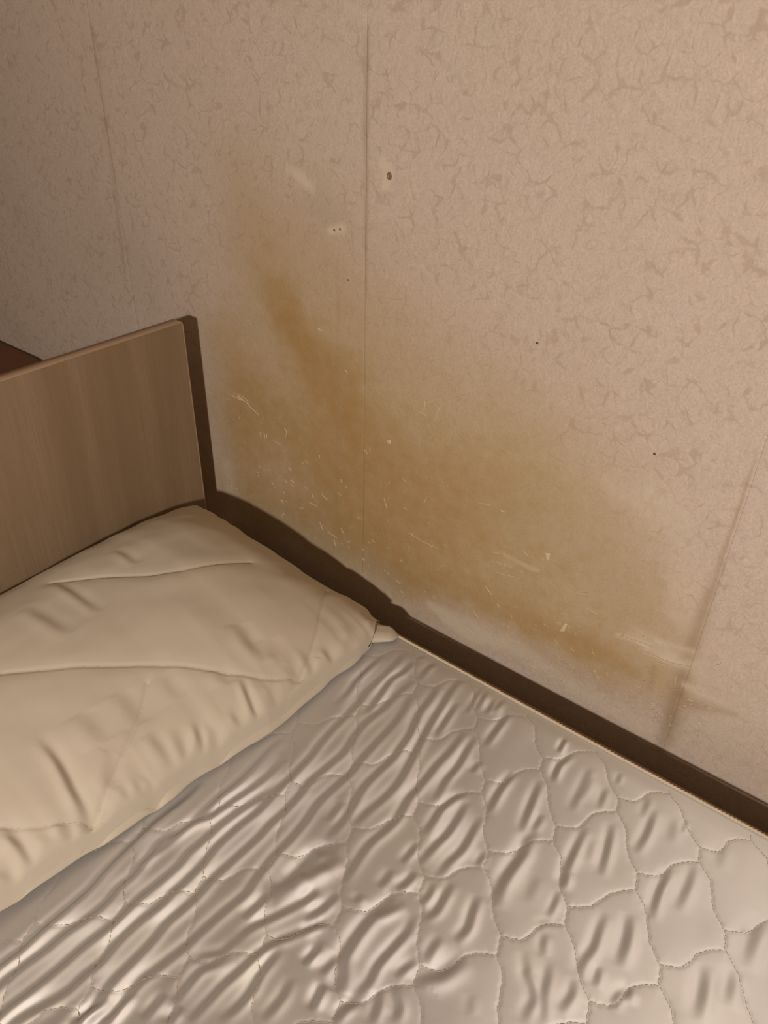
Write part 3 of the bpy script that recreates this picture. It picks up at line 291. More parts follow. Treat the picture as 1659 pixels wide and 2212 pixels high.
def mat_wallpaper():
    k = NT('wallpaper')
    co = k.n('ShaderNodeTexCoord').outputs['Object']
    # veins: borders of warped cells, broken up and swollen by noise
    warp = k.noise(co, 32.0, 2.5, 0.5)
    sub = k.n('ShaderNodeVectorMath', operation='SUBTRACT')
    k.l(warp.outputs['Color'], sub.inputs[0])
    sub.inputs[1].default_value = (0.5, 0.5, 0.5)
    sc = k.n('ShaderNodeVectorMath', operation='SCALE')
    k.l(sub.outputs[0], sc.inputs[0])
    sc.inputs['Scale'].default_value = 0.035
    add = k.n('ShaderNodeVectorMath', operation='ADD')
    k.l(co, add.inputs[0])
    k.l(sc.outputs[0], add.inputs[1])
    vo = k.n('ShaderNodeTexVoronoi', feature='DISTANCE_TO_EDGE')
    vo.inputs['Scale'].default_value = 40.0
    k.l(add.outputs[0], vo.inputs['Vector'])
    thick = k.noise(co, 75.0, 2.0, 0.5)
    brk = k.noise(co, 30.0, 3.0, 0.6)
    width = k.math('MULTIPLY', k.math('SUBTRACT', thick.outputs[0], 0.33, True), 0.42)
    width = k.math('MULTIPLY', width, k.ramp(brk.outputs[0], [(0.36, g(0)), (0.56, g(1))]))
    vein = k.math('SUBTRACT', width, vo.outputs['Distance'])
    vein = k.ramp(k.math('MULTIPLY', vein, 9.0), [(0.0, g(0)), (0.75, g(1))])
    # fine crackle in the rubbed area
    warp2 = k.noise(co, 90.0, 2.0, 0.5)
    sc2 = k.n('ShaderNodeVectorMath', operation='SCALE')
    k.l(warp2.outputs['Color'], sc2.inputs[0])
    sc2.inputs['Scale'].default_value = 0.016
    add2 = k.n('ShaderNodeVectorMath', operation='ADD')
    k.l(co, add2.inputs[0])
    k.l(sc2.outputs[0], add2.inputs[1])
    vo2 = k.n('ShaderNodeTexVoronoi', feature='DISTANCE_TO_EDGE')
    vo2.inputs['Scale'].default_value = 75.0
    k.l(add2.outputs[0], vo2.inputs['Vector'])
    brk2 = k.noise(co, 60.0, 2.0, 0.5)
    crack = k.ramp(vo2.outputs['Distance'], [(0.0, g(1)), (0.055, g(0))])
    crack = k.math('MULTIPLY', crack, k.ramp(brk2.outputs[0], [(0.46, g(0)), (0.6, g(1))]))
    at1 = k.n('ShaderNodeAttribute', attribute_name='stains')
    at2 = k.n('ShaderNodeAttribute', attribute_name='wear')
    s1 = k.n('ShaderNodeSeparateColor')
    s2 = k.n('ShaderNodeSeparateColor')
    k.l(at1.outputs['Color'], s1.inputs[0])
    k.l(at2.outputs['Color'], s2.inputs[0])
    stain, pale, grey = s1.outputs[0], s1.outputs[1], s1.outputs[2]
    glue, rub = s2.outputs[0], s2.outputs[1]
    big = k.noise(co, 6.0, 4.0, 0.6)
    med = k.noise(co, 40.0, 5.0, 0.65)
    fine = k.noise(co, 420.0, 3.0, 0.65)
    fib_m = k.n('ShaderNodeMapping')
    k.l(warp2_out(k, co), fib_m.inputs['Vector'])
    fib_m.inputs['Scale'].default_value = (260.0, 260.0, 70.0)
    fib = k.noise(fib_m.outputs[0], 1.0, 3.0, 0.6)
    base = k.mix(k.ramp(big.outputs[0], [(0.3, g(0)), (0.7, g(1))]), COL['paper_a'], COL['paper_b'])
    grain = k.ramp(k.math('MULTIPLY', k.math('ADD', fine.outputs[0], fib.outputs[0]), 0.5), [(0.36, g(0.86)), (0.64, g(1.10))])
    base = k.mix(1.0, base, grain, 'MULTIPLY')
    veinamt = k.math('MULTIPLY', vein, k.math('MULTIPLY', k.math('SUBTRACT', 0.66, k.math('MULTIPLY', rub, 0.48)), k.math('ADD', 0.45, k.math('MULTIPLY', med.outputs[0], 0.9))))
    c = k.mix(veinamt, base, COL['vein'])
    ck = k.math('MULTIPLY', k.math('MULTIPLY', crack, rub), 0.55)
    c = k.mix(ck, c, COL['vein'])
    # yellow-brown damp stain
    mm = k.math('MULTIPLY', stain, k.math('ADD', 0.72, k.math('MULTIPLY', med.outputs[0], 0.55)))
    c = k.mix(mm, c, COL['stain'])
    deep = k.math('MULTIPLY', k.math('SUBTRACT', mm, 0.64, True), 1.5)
    c = k.mix(deep, c, COL['stain_deep'])
    c = k.mix(k.math('MULTIPLY', grey, 0.8), c, COL['grey'])
    gl = k.math('MULTIPLY', glue, k.math('ADD', 0.45, k.math('MULTIPLY', med.outputs[0], 0.9)))
    c = k.mix(gl, c, COL['glue'])
    pl = k.ramp(k.math('MULTIPLY', pale, k.math('ADD', 0.1, k.math('MULTIPLY', med.outputs[0], 1.7))), [(0.15, g(0)), (0.8, g(1))])
    c = k.mix(k.math('MULTIPLY', pl, 0.75), c, COL['pale'])
    k.l(c, k.b.inputs['Base Color'])
    k.b.inputs['Roughness'].default_value = 0.75
    k.b.inputs['Specular IOR Level'].default_value = 0.25
    hgt = k.math('ADD', k.math('MULTIPLY', fine.outputs[0], 0.25),
                 k.math('ADD', k.math('MULTIPLY', vein, -0.5), k.math('ADD', k.math('MULTIPLY', med.outputs[0], 0.7), k.math('MULTIPLY', ck, -0.9))))
    k.bump(hgt, 0.30, 0.0012)
    return k.m

def mat_simple(name, col, rough=0.6, spec=0.3, nscale=60.0, namt=0.12, bump=0.1, bdist=0.001):
    k = NT(name)
    co = k.n('ShaderNodeTexCoord').outputs['Object']
    nz = k.noise(co, nscale, 4.0, 0.6)
    dark = tuple(c * (1 - namt) for c in col[:3]) + (1,)
    lite = tuple(min(1, c * (1 + namt)) for c in col[:3]) + (1,)
    k.l(k.mix(nz.outputs[0], dark, lite), k.b.inputs['Base Color'])
    k.b.inputs['Roughness'].default_value = rough
    k.b.inputs['Specular IOR Level'].default_value = spec
    k.bump(nz.outputs[0], bump, bdist)
    return k.m

def mat_wood(name, light, mid, dark, rough=0.45, along='Z'):
    k = NT(name)
    co = k.n('ShaderNodeTexCoord').outputs['Object']
    mp = k.n('ShaderNodeMapping')
    k.l(co, mp.inputs['Vector'])
    s = {'Z': (9.0, 9.0, 0.55), 'X': (0.55, 9.0, 9.0), 'Y': (9.0, 0.55, 9.0)}[along]
    mp.inputs['Scale'].default_value = s
    band = k.noise(mp.outputs[0], 1.6, 4.0, 0.62, 0.6)
    mp2 = k.n('ShaderNodeMapping')
    k.l(co, mp2.inputs['Vector'])
    s2 = {'Z': (90.0, 90.0, 2.2), 'X': (2.2, 90.0, 90.0), 'Y': (90.0, 2.2, 90.0)}[along]
    mp2.inputs['Scale'].default_value = s2
    pore = k.noise(mp2.outputs[0], 4.0, 5.0, 0.7)
    c = k.ramp(band.outputs[0], [(0.28, dark), (0.5, mid), (0.72, light)])
    pr = k.ramp(pore.outputs[0], [(0.38, g(1)), (0.60, g(0))])
    c = k.mix(k.math('MULTIPLY', pr, 0.5), c, dark)
    k.l(c, k.b.inputs['Base Color'])
    k.b.inputs['Roughness'].default_value = rough
    k.b.inputs['Specular IOR Level'].default_value = 0.35
    k.bump(pore.outputs[0], 0.12, 0.0006)
    return k.m

def mat_satin():
    k = NT('satin')
    co = k.n('ShaderNodeTexCoord').outputs['Object']
    big = k.noise(co, 7.0, 4.0, 0.6)
    fine = k.noise(co, 900.0, 2.0, 0.6)
    slub = k.n('ShaderNodeMapping')
    k.l(co, slub.inputs['Vector'])
    slub.inputs['Scale'].default_value = (160.0, 1500.0, 400.0)
    thr = k.noise(slub.outputs[0], 1.0, 2.0, 0.6)
    c = k.mix(k.ramp(big.outputs[0], [(0.3, g(0)), (0.7, g(1))]), COL['satin_a'], COL['satin_b'])
    k.l(c, k.b.inputs['Base Color'])
    # satin floats: threads run along the bed, so the sheen spreads across it
    k.b.inputs['Roughness'].default_value = 0.68
    k.b.inputs['Metallic'].default_value = 0.70
    k.b.inputs['Anisotropic'].default_value = 0.78
    geo = k.n('ShaderNodeNewGeometry')
    cr = k.n('ShaderNodeVectorMath', operation='CROSS_PRODUCT')
    k.l(geo.outputs['Normal'], cr.inputs[0])
    cr.inputs[1].default_value = (1.0, 0.0, 0.0)
    nm = k.n('ShaderNodeVectorMath', operation='NORMALIZE')
    k.l(cr.outputs[0], nm.inputs[0])
    k.l(nm.outputs[0], k.b.inputs['Tangent'])
    h = k.math('ADD', k.math('MULTIPLY', fine.outputs[0], 0.6), thr.outputs[0])
    k.bump(h, 0.12, 0.0003)
    return k.m

def mat_cotton():
    k = NT('cotton')
    co = k.n('ShaderNodeTexCoord').outputs['Object']
    big = k.noise(co, 9.0, 4.0, 0.6)
    fine = k.noise(co, 800.0, 2.0, 0.6)
    c = k.mix(k.ramp(big.outputs[0], [(0.3, g(0)), (0.7, g(1))]), COL['cotton_a'], COL['cotton_b'])
    k.l(c, k.b.inputs['Base Color'])
    k.b.inputs['Roughness'].default_value = 0.68
    k.b.inputs['Specular IOR Level'].default_value = 0.3
    k.b.inputs['Sheen Weight'].default_value = 0.12
    k.bump(fine.outputs[0], 0.15, 0.0004)
    return k.m

COL = {
    'paper_a': (0.60, 0.505, 0.455, 1), 'paper_b': (0.58, 0.495, 0.43, 1), 'vein': (0.45, 0.355, 0.295, 1),
    'stain': (0.44, 0.315, 0.15, 1), 'stain_deep': (0.37, 0.215, 0.085, 1), 'grey': (0.42, 0.375, 0.285, 1),
    'glue': (0.36, 0.265, 0.175, 1), 'pale': (0.66, 0.58, 0.48, 1),
    'satin_a': (0.705, 0.695, 0.72, 1), 'satin_b': (0.725, 0.725, 0.72, 1),
    'cotton_a': (0.54, 0.50, 0.42, 1), 'cotton_b': (0.545, 0.49, 0.43, 1),
}
M = {
    'paper': mat_wallpaper(),
    'plaster': mat_simple('plaster', (0.30, 0.23, 0.17, 1), 0.9),
    'ceiling': mat_simple('ceiling_paint', (0.40, 0.32, 0.22, 1), 0.9),
    'paint': mat_simple('room_paint', (0.21, 0.12, 0.055, 1), 0.9),
    'floor': mat_wood('floor_wood', (0.26, 0.14, 0.07, 1), (0.21, 0.11, 0.055, 1), (0.15, 0.075, 0.035, 1), 0.4, 'X'),
    'wood': mat_wood('laminate', (0.300, 0.220, 0.150, 1), (0.265, 0.190, 0.125, 1), (0.215, 0.148, 0.093, 1), 0.5, 'Z'),
    'edge': mat_wood('edge_banding', (0.40, 0.29, 0.20, 1), (0.37, 0.265, 0.18, 1), (0.32, 0.225, 0.15, 1), 0.4, 'Y'),
    'rail': mat_wood('rail_wood', (0.32, 0.20, 0.12, 1), (0.28, 0.17, 0.10, 1), (0.22, 0.13, 0.07, 1), 0.5, 'X'),
    'cabinet': mat_wood('brown_veneer', (0.165, 0.062, 0.024, 1), (0.14, 0.050, 0.020, 1), (0.10, 0.036, 0.014, 1), 0.45, 'X'),
    'darkcloth': mat_simple('dark_cloth', (0.11, 0.045, 0.022, 1), 0.85),
    'satin': mat_satin(),
    'cotton': mat_cotton(),
    'cord': mat_simple('piping_cord', (0.60, 0.53, 0.42, 1), 0.6, 0.3, 300.0, 0.15),
    'thread': mat_simple('thread', (0.46, 0.39, 0.34, 1), 0.6, 0.3, 300.0, 0.15),
    'seamthread': mat_simple('pillow_thread', (0.58, 0.49, 0.39, 1), 0.7, 0.2, 300.0, 0.1),
    'metal': mat_simple('rusty_metal', (0.22, 0.15, 0.10, 1), 0.5, 0.5),
    'fibre': mat_simple('paper_fibre', (0.64, 0.53, 0.38, 1), 0.9, 0.1),
    'dot': mat_simple('dark_speck', (0.13, 0.085, 0.055, 1), 0.9, 0.1),
}

# ------------------------------------------------------------------ room shell
X0, X1, Y0, Z1 = -2.6, 2.4, -3.4, 2.65
def shell(name, x0, x1, y0, y1, z0, z1, mat):
    o = obj(name, box_mesh(name, x0, x1, y0, y1, z0, z1), mat)
    return tag(o, kind='structure')
shell('floor', X0 - .1, X1 + .1, Y0 - .1, WALL_Y + .1, -0.1, 0, M['floor'])
shell('ceiling', X0 - .1, X1 + .1, Y0 - .1, WALL_Y + .1, Z1, Z1 + .1, M['ceiling'])
shell('wall_left', X0 - .1, X0, Y0, WALL_Y, 0, Z1, M['paint'])
shell('wall_right', X1, X1 + .1, Y0, WALL_Y, 0, Z1, M['paint'])
shell('wall_front', X0, X1, Y0 - .1, Y0, 0, Z1, M['paint'])
wall = shell('wall_back', X0 - .1, X1 + .1, WALL_Y + .0012, WALL_Y + .1, 0, Z1, M['plaster'])

# wallpaper hung in strips 53 cm wide, butted with a hair-thin gap
def stroke(X, Z, lines):
    out = np.zeros(X.shape)
    for l in lines:
        pts = spline(l, 5)
        acc = np.zeros(X.shape)
        for a, b in zip(pts[:-1], pts[1:]):
            w = max(a[2], b[2])
            m = ((X > min(a[0], b[0]) - 2.6 * w) & (X < max(a[0], b[0]) + 2.6 * w) &
                 (Z > min(a[1], b[1]) - 2.6 * w) & (Z < max(a[1], b[1]) + 2.6 * w))
            if not m.any():
                continue
            x = X[m] - a[0]
            z = Z[m] - a[1]
            dx, dz = b[0] - a[0], b[1] - a[1]
            t = np.clip((x * dx + z * dz) / (dx * dx + dz * dz + 1e-12), 0, 1)
            d = np.hypot(x - t * dx, z - t * dz)
            ww = a[2] + (b[2] - a[2]) * t
            ss = a[3] + (b[3] - a[3]) * t
            acc[m] = np.maximum(acc[m], ss * np.exp(-(d / ww) ** 2 * 1.1))
        out = 1 - (1 - out) * (1 - np.clip(acc, 0, 1))
    return out

def wear_fields(X, Z):
    Xn = X + 0.009 * vnoise(X * 28, Z * 28, 3) + 0.005 * vnoise(X * 75, Z * 75, 4)
    Zn = Z + 0.009 * vnoise(X * 28, Z * 28, 5) + 0.005 * vnoise(X * 75, Z * 75, 6)
    st = stroke(Xn, Zn, STAIN)
    pa = stroke(X + 0.3 * (Xn - X), Z + 0.3 * (Zn - Z), PALE)
    gr = stroke(Xn, Zn, GREY)
    gl = stroke(X + 0.12 * (Xn - X), Z, GLUE)
    # rubbed area: everything low on the wall beside the sleeper
    zt = np.interp(X, [-1.2, -1.02, -0.85, -0.65, -0.45, -0.3, -0.15, 0.1, 0.6], [0.55, 0.75, 0.98, 1.02, 0.90, 0.76, 0.66, 0.58, 0.5])
    ru = smooth(0.10, -0.10, Z - zt) * smooth(-1.06, -0.98, X)
    return st, pa, gr, gl, ru

seams = [X0, -2.234, -1.704, -1.174, -0.644, -0.114, 0.416, 0.946, 1.476, 2.006, X1]
for a, b in zip(seams[:-1], seams[1:]):
    seen = b > -1.72 and a < 0.4
    st = 0.003 if seen else 0.03
    x0, x1 = a + 0.0001, b - 0.0001
    z0, z1 = 0.001, Z1 - 0.001
    xs = np.concatenate([[x0, x0 + .0008], np.linspace(x0 + .004, x1 - .004, max(3, int((b - a) / st))), [x1 - .0008, x1]])
    zs = np.concatenate([np.linspace(z0, 0.30, 12)[:-1], np.arange(0.30, 1.32, st), np.linspace(1.32, z1, 40)])
    XX, ZZ = np.meshgrid(xs, zs, indexing='ij')
    YY = np.full(XX.shape, WALL_Y)
    YY -= 0.0003 * vnoise(XX * 9, ZZ * 9, 11) * smooth(0, .01, XX - x0) * smooth(0, .01, x1 - XX)
    YY[0, :] += 0.0002
    YY[-1, :] += 0.0002
    V = np.stack([XX, YY, ZZ], -1).reshape(-1, 3)
    me = mesh_np('wallpaper_strip', V, grid_faces(len(xs), len(zs)))
    f = wear_fields(XX, ZZ)
    for nm, ch in (('stains', (f[0], f[1], f[2])), ('wear', (f[3], f[4], np.zeros(XX.shape)))):
        at = me.attributes.new(nm, 'FLOAT_COLOR', 'POINT')
        arr = np.ones((len(V), 4), dtype=np.float32)
        for i in range(3):
            arr[:, i] = ch[i].ravel()
        at.data.foreach_set('color', arr.ravel())
    obj('wallpaper_strip', me, M['paper'], wall)

# torn paper fibres and chips standing a little proud of the wallpaper
fv, ff = [], []
def ribbon(pts, w):
    n0 = len(fv)
    P = [np.array(p) for p in pts]
    for i, p in enumerate(P):
        t = P[min(i + 1, len(P) - 1)] - P[max(i - 1, 0)]
        t = t / (np.linalg.norm(t) + 1e-9)
        nrm = np.array([-t[1], t[0]])
        ww = w * (0.25 if i in (0, len(P) - 1) else random.uniform(.6, 1.0))
        for s in (-1, 0, 1):
            q = p + nrm * ww * s
            fv.append((q[0], WALL_Y - (0.0016 if s == 0 else 0.0004), q[1]))
    for i in range(len(P) - 1):
        a = n0 + 3 * i
        ff.append((a, a + 1, a + 4, a + 3))
        ff.append((a + 1, a + 2, a + 5, a + 4))
for l in FIBRES:
    ln = math.dist(l[0], l[-1])
    ribbon(spline(l, 4) if len(l) > 2 else [l[0], tuple((np.array(l[0]) + np.array(l[1])) / 2 + np.array([random.uniform(-.05, .05), random.uniform(-.05, .05)]) * ln), l[1]], 0.00055)
# short scattered fibres over the rubbed band
for _ in range(260):
    x = random.uniform(-1.0, 0.02)
    lo = np.interp(x, [-1.0, -0.5, 0.0], [0.50, 0.47, 0.45])
    z = lo + abs(random.gauss(0, 0.11))
    if z > np.interp(x, [-1.0, -.6, -.3, 0], [.72, .85, .72, .58]):
        continue
    a = random.gauss(-0.5, 0.9)
    ln = random.uniform(0.002, 0.008) * (1.4 if random.random() < .15 else 1)
    ribbon([(x, z), (x + ln * .5 * math.cos(a), z + ln * .5 * math.sin(a)), (x + ln * math.cos(a + .4), z + ln * math.sin(a + .4))], random.uniform(.00016, .00034))
tf = obj('torn_paper_fibre', mesh_np('torn_paper_fibre', fv, ff), M['fibre'], wall)
tag(tf, kind='stuff')
for l in CHIPS:
    P = [np.array(p) for p in l]
    c = sum(P) / len(P)
    v = [(c[0], WALL_Y - .0018, c[1])] + [(p[0], WALL_Y - .0004, p[1]) for p in P]
    obj('paper_chip', mesh_np('paper_chip', v, [(0, i + 1, (i + 1) % len(P) + 1) for i in range(len(P))]), M['fibre'], wall)

def disc_bump(name, x, z, rx, rz, h, mat, rot=0.0, ring=False):
    v, f = [], []
    n = 14
    prof = [(1.0, 0.0002), (0.85, h), (0.55, h), (0.4, -0.0004 + 0.0005), (0.0, 0.0004)] if ring else [(1.0, 0.0002), (0.7, h * .8), (0.0, h)]
    for r, d in prof[:-1]:
        for i in range(n):
            a = 2 * math.pi * i / n
            u, w = math.cos(a) * r * rx, math.sin(a) * r * rz
            v.append((x + u * math.cos(rot) - w * math.sin(rot), WALL_Y - d - .0003, z + u * math.sin(rot) + w * math.cos(rot)))
    v.append((x, WALL_Y - prof[-1][1] - .0003, z))
    for k in range(len(prof) - 2):
        for i in range(n):
            j = (i + 1) % n
            f.append((k * n + i, k * n + j, (k + 1) * n + j, (k + 1) * n + i))
    k = len(prof) - 2
    for i in range(n):
        f.append((k * n + i, k * n + (i + 1) % n, len(v) - 1))
    return obj(name, mesh_np(name, v, f), mat, wall)
disc_bump('wall_plug', HOLE[0], HOLE[1], 0.0034, 0.0046, 0.0022, M['metal'], 0.2, True)
for (x, z) in HOLE2:
    disc_bump('nail_hole', x, z, 0.0018, 0.0016, 0.0004, M['metal'])
for (x, z), r in zip(SPECKS, (.0018, .0017, .0015, .0012)):
    disc_bump('speck', x, z, r, r * .8, .0008, M['dot'])

# ------------------------------------------------------------------ bed
HX = -0.9495               # face of the headboard towards the mattress
HT = 0.0175
HTOP = 0.868
MZ = 0.500                # top of the mattress
MY1, MY0 = 0.697, -0.203  # mattress edges: wall side, room side
MX0, MX1 = -0.943, 0.957
bed = empty('bed', (HX, 0.25, 0))
tag(bed, 'wooden bed with a plain beige laminate headboard standing against the stained wall', 'bed')
bed_inv = Matrix.Translation(-bed.location)
def bpart(name, me, mat, parent=None):
    o = obj(name, me, mat, bed if parent is None else parent)
    if parent is None:
        o.matrix_parent_inverse = bed_inv
    return o

def board_mesh(name, x0, x1, y0, y1, z0, z1, r, bev=0.0012):
    """upright board with its two upper corners rounded"""
    import bmesh
    bm = bmesh.new()
    prof = [(y0, z0), (y1, z0)]
    for c, a0 in (((y1 - r, z1 - r), 0.0), ((y0 + r, z1 - r), math.pi / 2)):
        for i in range(7):
            a = a0 + math.pi / 2 * i / 6
            prof.append((c[0] + r * math.cos(a), c[1] + r * math.sin(a)))
    f1 = [bm.verts.new((x1, p[0], p[1])) for p in prof]
    f = bm.faces.new(f1)
    r_ = bmesh.ops.extrude_face_region(bm, geom=[f])
    for v in r_['geom']:
        if isinstance(v, bmesh.types.BMVert):
            v.co.x = x0
    bmesh.ops.recalc_face_normals(bm, faces=bm.faces[:])
    ed = [e for e in bm.edges if abs(e.verts[0].co.x - e.verts[1].co.x) < 1e-6]
    bmesh.ops.bevel(bm, geom=ed, offset=bev, segments=2, affect='EDGES', profile=0.5)
    me = bpy.data.meshes.new(name)
    bm.to_mesh(me)
    bm.free()
    return me

head = bpart('headboard', board_mesh('headboard', HX - HT, HX, MY0 - .030, 0.7245, 0.0, HTOP - .0009, .0065), M['wood'])
# edge banding: a strip that wraps over the top and down both upright edges, a hair proud of the faces
def banding(x0, x1, y0, y1, z0, z1, r, t):
    pr_o, pr_i = [], []
    for off, pr in ((t, pr_o), (-.0021, pr_i)):
        ya, yb, zt = y0 - off, y1 + off, z1 + off
        rr = r + off
        pr.append((yb, z0))
        for c, a0 in (((yb - rr, zt - rr), 0.0), ((ya + rr, zt - rr), math.pi / 2)):
            for i in range(7):
                a = a0 + math.pi / 2 * i / 6
                pr.append((c[0] + rr * math.cos(a), c[1] + rr * math.sin(a)))
        pr.append((ya, z0))
    v, f = [], []
    n = len(pr_o)
    for (x, pr) in ((x1 - .0002, pr_i), (x1 + .0006, [(.25 * a[0] + .75 * b[0], .25 * a[1] + .75 * b[1]) for a, b in zip(pr_o, pr_i)]), (x1 - .0004, pr_o), (x0 + .0006, pr_o), (x0 - .0004, pr_i)):
        v += [(x, p[0], p[1]) for p in pr]
    for k in range(4):
        for i in range(n - 1):
            f.append((k * n + i, k * n + i + 1, (k + 1) * n + i + 1, (k + 1) * n + i))
    return mesh_np('edge_band', v, f)
eb = obj('edge_band', banding(HX - HT, HX, MY0 - .030, 0.7245, 0.002, HTOP - .0009, .0065, .0009), M['edge'], head)
tag(eb, 'paler edge strip along the top of the headboard')
RT = MZ - 0.0235
bpart('side_rail', box_mesh('side_rail', HX + .0005, MX1 + .01, MY1 + .0085, MY1 + .0245, 0.20, RT, .0012), M['rail'])
bpart('side_rail', box_mesh('side_rail', HX + .0005, MX1 + .01, MY0 - .0245, MY0 - .0085, 0.20, RT, .0012), M['rail'])
bpart('footboard', board_mesh('footboard', MX1 + .0105, MX1 + .0275, MY0 - .012, 0.7245, 0.0, 0.62, .0065), M['wood'])
bpart('bed_base', box_mesh('bed_base', HX + .0015, MX1 + .009, MY0 - .004, MY1 + .004, 0.24, 0.262, .001), M['rail'])

# ------------------------------------------------------------------ mattress
# quilting: ogee lattice of wavy stitch lines, measured in the bed's own frame
ROWS = [0.7655, 0.6925, 0.626, 0.5489, 0.4709, 0.3999, 0.3223, 0.2528, 0.1873, 0.1158, 0.0443, -0.0272, -0.0987, -0.1702, -0.2417]
SHIFT = [-0.5167, -0.4633, -0.4099, -0.3535, -0.2961, -0.2437, -0.1883, -0.135, -0.0836, -0.0322, 0.0201, 0.0705, 0.1219, 0.1732, 0.2236]
PER = 0.0970
U_T = [(0, 0), (.25, .0035), (.5, .0), (.72, -.003), (1, 0)]
W_T = [(0, 0), (.15, -.0045), (.3, -.0065), (.45, -.0025), (.6, .0025), (.8, .003), (1, 0)]
def edge_pts(a, b, tmpl, k):
    a, b = np.array(a), np.array(b)
    d = b - a
    L = np.linalg.norm(d)
    nrm = np.array([-d[1], d[0]]) / L
    return [tuple(a + d * t + nrm * o * k) for t, o in tmpl]
stitch_lines = []
for i in range(-10, 26):
    for r in range(len(ROWS)):
        jx = lambda i_, r_: 0.0035 * math.sin(i_ * 12.9 + r_ * 78.2)
        jy = lambda i_, r_: 0.0025 * math.sin(i_ * 33.7 + r_ * 19.1)
        node = lambda i_, r_: (SHIFT[r_] + PER * i_ + jx(i_, r_), ROWS[r_] + jy(i_, r_))
        n = node(i, r)
        if not (MX0 - .2 < n[0] < MX1 + .2):
            continue
        U = (n[0] - .0033, n[1] + .0095)
        Lo = (n[0] + .0033, n[1] - .0095)
        k = 1 + .25 * math.sin(i * 5.1 + r * 3.3)
        if r + 1 < len(ROWS):
            n2 = node(i, r + 1)
            stitch_lines.append(spline([U, n] + edge_pts(Lo, (n2[0] - .0033, n2[1] + .0095), U_T, k), 5))
        if r >= 1:
            n2 = node(i + 1, r - 1)
            stitch_lines.append(spline(edge_pts(U, (n2[0] + .0033, n2[1] - .0095), W_T, k), 5))

stitch_lines = [[(p[0] + .0007 * math.sin(p[1] * 900 + p[0] * 400), p[1] + .0007 * math.sin(p[0] * 800 + 1.3)) for p in l] for l in stitch_lines]

def axis(lo, hi, f0, f1, fine, coarse):
    a = np.arange(lo, f0, coarse)
    b = np.arange(f0, f1, fine)
    c = np.arange(f1, hi, coarse)
    return np.unique(np.round(np.concatenate([a, b, c, [hi]]), 6))
mx = axis(MX0, MX1, -0.60, 0.15, 0.0016, 0.006)
my = axis(MY0, MY1, 0.0, MY1 - .0005, 0.0016, 0.003)
XX, YY = np.meshgrid(mx, my, indexing='ij')
sd = np.full(XX.shape, 0.05)
for l in stitch_lines:
    d = seg_field(XX, YY, l, 0.05)[0]
    sd = np.minimum(sd, d)
puff = 0.0007 * (1 - np.exp(-sd / 0.007)) - 0.0005 * np.exp(-(sd / 0.0012) ** 2)
# folds across the bed: flank lines measured on the cover, steep on the head side, gentle on the other
H = puff * (0.75 + 0.25 * smooth(-.35, -.1, XX))
H += 0.0005 * vnoise(XX * 30, YY * 22, 41) + 0.0025 * vnoise(XX * 4, YY * 4, 42)
for pts, w, a in FOLDS:
    sp = spline([(p[0] + .0012 * math.sin(61 * p[1] + 9 * i), p[1]) for i, p in enumerate(pts)], 5)
    reach = 4.2 * w
    lo = [min(p[i] for p in sp) - reach for i in (0, 1)]
    hi = [max(p[i] for p in sp) + reach for i in (0, 1)]
    i0, i1 = np.searchsorted(mx, [lo[0], hi[0]])
    j0, j1 = np.searchsorted(my, [lo[1], hi[1]])
    if i1 - i0 < 2 or j1 - j0 < 2:
        continue
    X_, Y_ = XX[i0:i1, j0:j1], YY[i0:i1, j0:j1]
    d, t_, sd_ = seg_field(X_, Y_, sp, reach)
    s = d * sd_ * facing(sp, 1.0, -0.3) / w
    H[i0:i1, j0:j1] += (2.10 - .40 * smooth(-.44, -.36, X_) - .60 * smooth(-.30, -.10, X_)) * a * s * np.exp(-0.5 * s * s) * np.sin(math.pi * np.clip(t_, 0, 1)) ** (.45 if len(pts) > 7 else .85)
# the part of the bed out of this view carries similar loose folds
far = np.clip(smooth(.06, .22, XX) + smooth(.16, .02, YY) * smooth(-.6, -.3, XX), 0, 1)
ph2 = (XX + 0.2 * (YY - .4) + 0.010 * vnoise(XX * 11, YY * 7, 31)) / 0.026
H += far * 0.0013 * np.sin(2 * math.pi * ph2) * (0.5 + .5 * vnoise(XX * 12, YY * 8, 33))
# under the pillow the cover lies flat; edges roll down to the piping
edge = np.minimum(np.minimum(XX - MX0, MX1 - XX), np.minimum(YY - MY0, MY1 - YY))
H *= smooth(0.0, 0.03, edge)
press = smooth(-0.53, -0.565, XX) * smooth(0.0, .03, YY)
H = H * (1 - .8 * press) - 0.002 * press
ZZ = MZ - 0.0035 * np.exp(-edge / 0.02) + H - 0.002
V = np.stack([XX, YY, ZZ], -1).reshape(-1, 3)
mattress = empty('mattress', (0.04, 0.24, 0.262))
tag(mattress, 'wide mattress with a shiny pinkish beige quilted satin cover on the wooden bed', 'mattress')
minv = Matrix.Translation(-mattress.location)
def mpart(name, me, mat, parent=mattress, inv=minv):
    o = obj(name, me, mat, parent)
    o.matrix_parent_inverse = inv
    return o
mpart('quilted_cover', mesh_np('quilted_cover', V, grid_faces(len(mx), len(my))), M['satin'])
